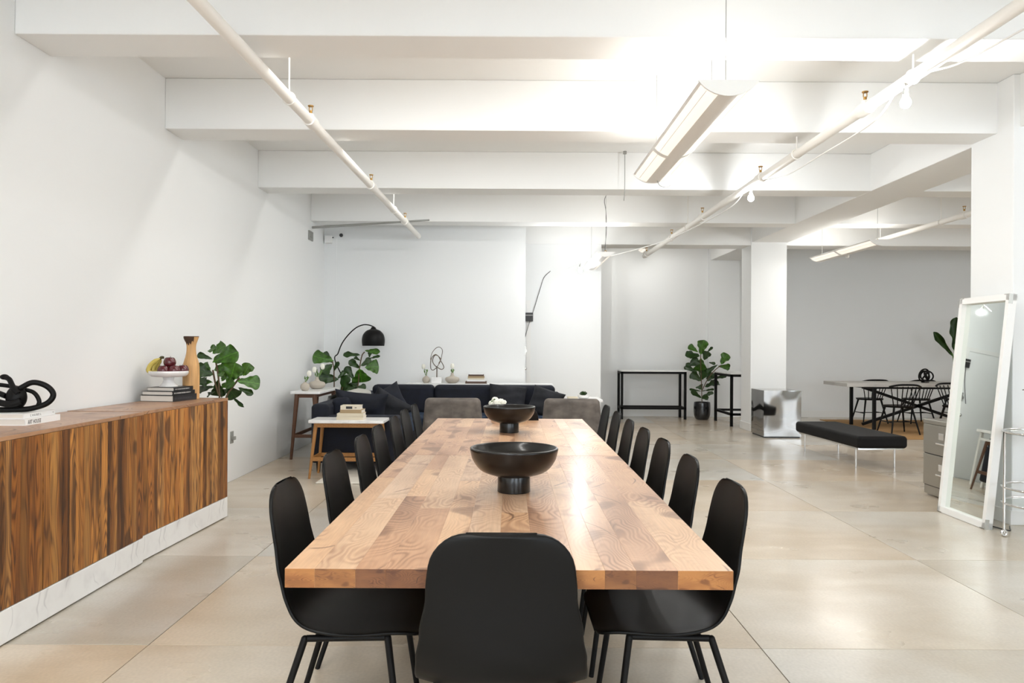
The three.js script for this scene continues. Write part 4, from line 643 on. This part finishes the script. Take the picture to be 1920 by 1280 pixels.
{ // coffee table with flowers
  const t = thing('coffee_table', 'low round white coffee table before the sofa', 'coffee table', [-0.12, 0.016, -9.1]);
  obj('table_top', worldUV(new THREE.CylinderGeometry(0.34, 0.34, 0.03, 48).translate(0, 0.395, 0)), M.marble, t);
  for (let k = 0; k < 3; k++) obj('leg', rod(V(0.26 * Math.cos(k * 2.1), 0, 0.26 * Math.sin(k * 2.1)), V(0.2 * Math.cos(k * 2.1), 0.385, 0.2 * Math.sin(k * 2.1)), 0.012, 0.018, 10), M.legWood, t);
  const v = at(931, 754, 9.1), f = thing('flower_bouquet', 'small bunch of white blooms in a vase behind the farther bowl', 'flowers', [v.x, 0.4265, v.z]);
  obj('vase', smoothLathe([[0, 0], [0.04, 0], [0.05, 0.04], [0.045, 0.14], [0.05, 0.16], [0.044, 0.16], [0.04, 0.12], [0, 0.1]], 30, 30), M.paint, f);
  const r = rng(61), ctr = v.clone().sub(f.position);
  for (const [x, y, z, s] of [[0.005, 0, 0.02, 0.05], [0.05, 0.01, 0.01, 0.042], [0.085, 0.0, 0, 0.035], [-0.06, -0.01, 0, 0.036], [-0.02, 0.03, -0.02, 0.04], [0.03, -0.04, 0.02, 0.04]]) { const g = new THREE.IcosahedronGeometry(s, 4), p = g.attributes.position; for (let i = 0; i < p.count; i++) { const q = V(p.getX(i), p.getY(i), p.getZ(i)), a = Math.atan2(q.z, q.x), k = 1 + 0.14 * Math.sin(a * 5 + q.y / s * 4); p.setXYZ(i, q.x * k, q.y * 0.8 * k, q.z * k); } g.computeVertexNormals(); const m = obj('bloom', g, M.petal, f); m.position.set(ctr.x + x, ctr.y + y, ctr.z + z); obj('stem', rod(V(0, 0.1, 0), V(ctr.x + x, ctr.y + y, ctr.z + z), 0.003, 0.003, 6), M.greenStem, f); }
  for (const [x, y] of [[-0.08, 0.005], [0.045, -0.02], [-0.03, 0.05], [0.1, 0.02]]) { const m = obj('leaf', leafGeos[1], M.leafBright, f); m.position.set(ctr.x, ctr.y - 0.03, ctr.z + 0.03); m.scale.set(0.03, 0.08, 0.05); m.rotation.z = -x * 12; }
}
{ // succulent and tray on the dark-legged table
  const p = at(1094, 742, 9.75), t = thing('succulent', 'small dark green succulent in a white dish', 'plant', [p.x, 0.7005, p.z]);
  obj('dish', smoothLathe([[0, 0], [0.05, 0], [0.07, 0.02], [0.072, 0.04], [0.066, 0.04], [0.06, 0.025], [0, 0.02]], 24, 30), M.paint, t);
  const r = rng(71); for (let k = 0; k < 20; k++) { const a = k * 2.4, el = 0.25 + 0.9 * (k / 20), m = obj('leaf', new THREE.SphereGeometry(0.034, 8, 6).scale(0.38, 1, 0.22).translate(0, 0.03, 0), M.leafDark, t); m.position.set(0, 0.035, 0); m.rotation.set(0, a, 0); m.rotateX(1.45 - el); }
  const b = at(1072, 744, 9.72); book('flat white book on the dark-legged table beside the succulent', V(b.x + 0.01, 0.7005, b.z), -Math.PI / 2, 0.16, 0.13, 0.02, M.creamCover);
}
// small fittings at the living-room end
single('air_vent', 'small grey vent on the left wall near the end wall', 'vent', [bx(LEFT, LEFT + 0.02, 2.83, 2.96, -10.5, -10.3, 0.004), ...[0, 1, 2, 3, 4].map((i) => bx(LEFT + 0.02, LEFT + 0.026, 2.845 + i * 0.024, 2.855 + i * 0.024, -10.48, -10.32))], M.greyPlastic);
{ const p = at(614, 448, 11.1), t = thing('motion_sensor', 'small white box sensor high in the room corner', 'sensor', [p.x, p.y, -11.2]); obj('housing', bx(-0.055, 0.055, -0.055, 0.06, 0, 0.07, 0.008), M.paint, t); obj('bracket', [rod(V(0.055, 0.03, 0.03), V(0.075, 0.035, 0.03), 0.008)], M.darkPlastic, t); }
single('security_camera', 'tiny black dome camera beside the corner sensor', 'camera', [new THREE.SphereGeometry(0.028, 18, 12).translate(at(640, 441, 11.19).x, at(640, 441, 11.19).y, -11.18)], M.darkPlastic);
single('conduit', 'thin grey conduit on the last beam above the corner sensor', 'conduit', [rod(at(585, 426, 10.40).setZ(-10.415), at(808, 417, 10.40).setZ(-10.2), 0.018, 0.012, 10)], M.greyPlastic);
{ const p = at(992, 594, 12.28), t = thing('wall_control_box', 'small dark control box beside the partition door', 'control box', [p.x, p.y, -12.3]); obj('housing', bx(-0.065, 0.065, -0.07, 0.07, 0, 0.06, 0.006), M.darkPlastic, t); obj('cover', bx(-0.06, 0.06, 0.02, 0.035, 0.06, 0.066), M.greyPlastic, t); }
single('slanting_cable', 'thin dark cord slanting down the partition past the control box', 'cord', [tube([at(1032, 508, 12.28), at(1020, 520, 12.28), at(1013, 541, 12.28), at(1000, 583, 12.26), at(994, 600, 12.22), at(985, 630, 12.28), at(975, 668, 12.28)].map((p) => p), 0.005, 40, 6)], M.darkPlastic);

// ------------------------------------------------------------------ recess: bar tables
function barTable(label, x0, x1, d0, d1) {
  const t = thing('bar_table', label, 'bar table', [(x0 + x1) / 2, 0, -(d0 + d1) / 2], 0, 'black-framed bar tables'), w = (x1 - x0) / 2, dp = (d1 - d0) / 2, H = 0.93, k = 0.022;
  obj('table_top', worldUV(bx(-w, w, H - 0.022, H, -dp, dp, 0.002)), M.marble, t);
  for (const a of [-1, 1]) for (const b of [-1, 1]) obj('leg', bx(a * (w - k) - k, a * (w - k) + k, 0, H - 0.022, b * (dp - k) - k, b * (dp - k) + k), M.blackMetal, t);
  const rails = (y) => [bx(-w, w, y - k * 0.9, y + k * 0.9, dp - 2 * k, dp), bx(-w, w, y - k * 0.9, y + k * 0.9, -dp, -dp + 2 * k), bx(-w, -w + 2 * k, y - k * 0.9, y + k * 0.9, -dp, dp), bx(w - 2 * k, w, y - k * 0.9, y + k * 0.9, -dp, dp)];
  obj('top_rail', rails(H - 0.045), M.blackMetal, t); obj('foot_rail', rails(0.21), M.blackMetal, t);
}
barTable('black-framed bar table with a white top left of the potted fig', 2.11, 3.36, 14.22, 14.7);
barTable('black-framed bar table partly hidden behind the far pillar', 3.84, 4.44, 13.0, 14.05);

// polished steel plinth
{ const t = thing('steel_plinth', 'mirror-polished steel cube plinth before the far pillar', 'plinth', [4.155, 0, -11.68]);
  const g = new THREE.BoxGeometry(0.57, 0.70, 0.6, 10, 12, 10).translate(0, 0.372, 0), p = g.attributes.position; for (let i = 0; i < p.count; i++) { const x = p.getX(i), y = p.getY(i), z = p.getZ(i), e = (y - 0.37) / 0.35; p.setXYZ(i, x + (Math.abs(x) > 0.284 ? 0.004 * Math.sin(z * 13) * (1 - e * e) : 0), y, z + (Math.abs(z) > 0.299 ? 0.006 * Math.sin(x * 9 + 0.5) * (1 - e * e) : 0)); }
  g.computeVertexNormals(); obj('body', worldUV(g), M.polished, t); obj('plinth_base', bx(-0.27, 0.27, 0, 0.024, -0.285, 0.285), M.darkPlastic, t);
  obj('kick_seam', bx(-0.2865, -0.2845, 0.10, 0.104, -0.295, 0.295), M.darkPlastic, t); }

// bench
{ const t = thing('bench', 'low black upholstered bench on thin chrome legs', 'bench', [4.165, 0, -9.24], 0.035);
  obj('cushion', worldUV(bx(-0.285, 0.285, 0.245, 0.385, -0.86, 0.86, 0.04, 5)), M.blackCloth, t);
  obj('seat_frame', bx(-0.26, 0.26, 0.228, 0.246, -0.8, 0.8), M.chrome, t);
  for (const a of [-1, 1]) for (const b of [-1, 1]) obj('leg', rod(V(a * 0.225, 0, b * 0.68), V(a * 0.225, 0.232, b * 0.68), 0.011, 0.011, 14), M.chrome, t); }

// filing cabinet behind the mirror, its drawers facing the room
{ const t = thing('filing_cabinet', 'two-drawer brushed steel filing cabinet behind the leaning mirror', 'filing cabinet', [4.17, 0, -6.75]), x = -0.25;
  obj('carcass', bx(-0.25, 0.25, 0.015, 0.705, -0.31, 0.31, 0.004), M.brushed, t); obj('top', bx(-0.262, 0.255, 0.672, 0.712, -0.315, 0.315, 0.006), M.brushed, t);
  for (const [y0, y1] of [[0.40, 0.668], [0.105, 0.392]]) { const d = obj('drawer', bx(x - 0.018, x - 0.001, y0, y1, -0.298, 0.298, 0.004), M.brushed, t); obj('drawer_gap', bx(x - 0.004, x - 0.0005, y0 - 0.01, y0 + 0.004, -0.3, 0.3), M.darkPlastic, d);
    obj('handle', bx(x - 0.035, x - 0.018, (y0 + y1) / 2 - 0.035, (y0 + y1) / 2 - 0.02, -0.07, 0.07, 0.004), M.chrome, d); obj('label_holder', bx(x - 0.023, x - 0.018, (y0 + y1) / 2 + 0.01, (y0 + y1) / 2 + 0.07, -0.04, 0.04, 0.002), M.chrome, d); }
}

// leaning mirror
{ const t = thing('leaning_mirror', 'tall white-framed mirror leaning against the near pillar', 'mirror', [3.608, 0.002, -5.985]);   // local: faces -x, width along z
  const inner = new THREE.Group(); const W = 0.64, H = 1.80, fw = 0.062, fd = 0.06; t.rotation.set(0, -0.011, -0.100);
  obj('frame', [bx(0, fd, 0, H, W / 2 - fw * 0.65, W / 2, 0.002), bx(0, fd, 0, H, -W / 2, -W / 2 + fw * 0.65, 0.002), bx(0, fd, 0, fw * 0.8, -W / 2, W / 2, 0.002), bx(0, fd, H - fw * 0.8, H, -W / 2, W / 2, 0.002)], M.paint, t);
  obj('mirror_glass', bx(0.040, 0.048, 0.03, H - 0.03, -W / 2 + 0.03, W / 2 - 0.03), M.mirror, t);
  const br = []; for (const y of [0, H]) for (const z of [-1, 1]) { const ys = y ? -1 : 1; br.push(bx(-0.0015, 0.03, Math.min(y, y + ys * 0.075), Math.max(y, y + ys * 0.075), Math.min(z * W / 2 + z * 0.0015, z * W / 2), Math.max(z * W / 2 + z * 0.0015, z * W / 2)), bx(-0.0015, 0.0, Math.min(y, y + ys * 0.006), Math.max(y, y + ys * 0.006), Math.min(z * W / 2, z * (W / 2 - 0.06)), Math.max(z * W / 2, z * (W / 2 - 0.06)))); }
  obj('corner_bracket', br, M.brushed, t); }

// bar cart at the right edge
{ const cx = 3.90, cd = 5.40, r = 0.285, t = thing('bar_cart', 'round chrome and glass bar cart at the right edge', 'bar cart', [cx, 0, -cd]);
  for (const y of [0.765, 0.36, 0.245]) obj('ring', new THREE.TorusGeometry(r, 0.0085, 10, 64).rotateX(Math.PI / 2).translate(0, y, 0), M.chrome, t);
  for (const y of [0.757, 0.24]) obj('shelf', new THREE.CylinderGeometry(r - 0.004, r - 0.004, 0.008, 64).translate(0, y, 0), M.glass, t);
  for (const a of [3.35, 0.2, 1.8, 4.95]) { const x = (r + 0.004) * Math.cos(a), z = (r + 0.004) * Math.sin(a); obj('post', [rod(V(x, 0.05, z), V(x, 0.765, z), 0.009, 0.009, 12)], M.chrome, t); const c = obj('caster', [new THREE.TorusGeometry(0.018, 0.009, 8, 20).translate(x, 0.027, z), rod(V(x, 0.03, z), V(x, 0.06, z), 0.008)], M.chrome, t); }
  let g0; for (const [x, z, l] of [[-0.16, 0.05, 'clear glass tumbler nearest the rim of the bar cart'], [-0.08, 0.10, 'clear glass tumbler at the front of the bar cart top'], [-0.07, -0.02, 'clear glass tumbler at the middle of the bar cart top']]) { if (!g0) { g0 = single('tumbler', l, 'glass', lathe([[0, 0], [0.032, 0], [0.034, 0.004], [0.038, 0.09], [0.036, 0.09], [0.032, 0.01], [0, 0.009]], 32), M.glass, 'tumblers on the bar cart'); g0.position.set(cx + x, 0.7625, -cd + z); } else copyOf(g0, [cx + x, 0.7625, -cd + z], 0, l); }
  const v = thing('twig_vase', 'slim vase with a dark twig on the bar cart', 'vase', [cx + 0.06, 0.7615, -cd - 0.10]); obj('vase', smoothLathe([[0, 0], [0.035, 0], [0.045, 0.06], [0.03, 0.14], [0.02, 0.2], [0.015, 0.2], [0.02, 0.13], [0, 0.02]], 30, 24), M.paint, v); obj('twig', tube([V(0, 0.05, 0), V(-0.02, 0.24, 0), V(-0.07, 0.30, 0.02), V(-0.15, 0.315, 0.02), V(-0.20, 0.31, 0.02)], 0.003, 30, 6), M.stem, v);
  single('floor_cable', 'dark cable on the floor between mirror and bar cart', 'cable', [tube([V(3.72, 0.006, -5.75), V(3.76, 0.006, -5.62), V(3.82, 0.006, -5.70), V(3.86, 0.006, -5.76)], 0.005, 30, 6)], M.darkPlastic);
}

// ------------------------------------------------------------------ side room: table, spindle chairs, rug
single('jute_rug', 'tan jute rug under the side room table', 'rug', worldUV(bx(5.93, 9.2, 0.001, 0.012, -14.3, -11.27, 0.005)), M.rugJute);
{ const x0 = 5.63, x1 = 8.5, d0 = 12.48, d1 = 13.42, H = 0.79, t = thing('trestle_table', 'grey stone-topped table on a black crossed metal frame', 'table', [(x0 + x1) / 2, 0.012, -(d0 + d1) / 2]), w = (x1 - x0) / 2, dp = (d1 - d0) / 2;
  const top = S({ color: hex('#c9c6c2'), map: marble, roughness: 0.5 });
  obj('table_top', worldUV(bx(-w, w, H - 0.072, H - 0.012, -dp, dp, 0.003)), top, t);
  const lx = w - 0.48; for (const a of [-1, 1]) for (const b of [-1, 1]) obj('leg', bx(a * lx - 0.024, a * lx + 0.024, 0, H - 0.072, b * (dp - 0.05) - 0.024, b * (dp - 0.05) + 0.024), M.blackMetal, t);
  for (const a of [-1, 1]) obj('cross_bar', bx(a * lx - 0.024, a * lx + 0.024, H - 0.11, H - 0.074, -dp + 0.05, dp - 0.05), M.blackMetal, t);
  obj('side_rail', [bx(-lx, lx, H - 0.105, H - 0.074, dp - 0.065, dp - 0.035)], M.blackMetal, t);
  for (const s of [-1, 1]) obj('brace', bar(V(-lx * s, 0.05, 0), V(lx * s, H - 0.10, 0), 0.045, 0.045), M.blackMetal, t);
  const kp = V(7.14, H + 0.0005, -12.85), k = thing('ring_sculpture', 'black ball of interlocked rings on the side room table', 'sculpture', [kp.x, kp.y, kp.z]);
  obj('foot', bx(-0.05, 0.05, 0, 0.012, -0.04, 0.04, 0.003), M.blackMetal, k);
  for (const [rr, x, y, rx, ry] of [[0.108, -0.02, 0.128, 0.2, 0.3], [0.095, 0.03, 0.115, -0.5, -0.4], [0.075, 0.0, 0.125, 1.0, 0.8], [0.06, 0.01, 0.12, -0.9, 1.1], [0.085, -0.01, 0.12, 0.6, -1.0]]) { const m = obj('ring', new THREE.TorusGeometry(rr, 0.0125, 10, 48), M.blackMetal, k); m.position.set(x, y, 0); m.rotation.set(rx, ry, 0); }
}
let spindle0;
function spindleChair(x, d, turn, label) {
  if (spindle0) return copyOf(spindle0, [x, 0.012, -d], turn, label);
  const t = spindle0 = thing('spindle_chair', label, 'chair', [x, 0.012, -d], turn, 'black spindle-back chairs in the side room');   // faces +z, back at -z
  const sg = new THREE.CylinderGeometry(0.235, 0.225, 0.028, 36).scale(1, 1, 0.95).translate(0, 0.435, 0); obj('seat', sg, M.blackMetal, t);
  obj('top_rail', tube([V(-0.25, 0.755, -0.20), V(-0.15, 0.785, -0.275), V(0, 0.792, -0.30), V(0.15, 0.785, -0.275), V(0.25, 0.755, -0.20)], 0.016, 30, 10), M.blackMetal, t);
  for (let k = 0; k < 7; k++) { const u = (k - 3) / 3; obj('spindle', rod(V(u * 0.15, 0.445, -0.19 + 0.045 * u * u), V(u * 0.23, 0.765 - 0.008 * Math.abs(u), -0.298 + 0.08 * u * u), 0.0085, 0.0075, 8), M.blackMetal, t); }
  const L = []; for (const a of [-1, 1]) for (const b of [-1, 1]) { obj('leg', rod(V(a * 0.225, 0, b * 0.235), V(a * 0.14, 0.425, b * 0.14), 0.011, 0.017, 10), M.blackMetal, t); }
  obj('stretcher', [rod(V(-0.19, 0.185, 0.195), V(-0.19, 0.185, -0.195), 0.008), rod(V(0.19, 0.185, 0.195), V(0.19, 0.185, -0.195), 0.008), rod(V(-0.19, 0.185, 0), V(0.19, 0.185, 0), 0.008)], M.blackMetal, t);
  return t;
}
spindleChair(6.25, 12.02, Math.PI, 'black spindle chair nearest the bench on the near table side');
spindleChair(7.22, 12.02, Math.PI, 'black spindle chair beside the leaning mirror on the near table side');
spindleChair(6.62, 13.75, 0, 'black spindle chair on the far table side by the table end');
spindleChair(7.48, 13.75, 0.0, 'black spindle chair on the far table side behind the crossed braces');
spindleChair(8.26, 13.75, 0.0, 'black spindle chair on the far table side next to the mirror edge');

scene.traverse((o) => { if (o.isMesh) { o.castShadow = true; o.receiveShadow = true; } });
renderer.render(scene, camera);
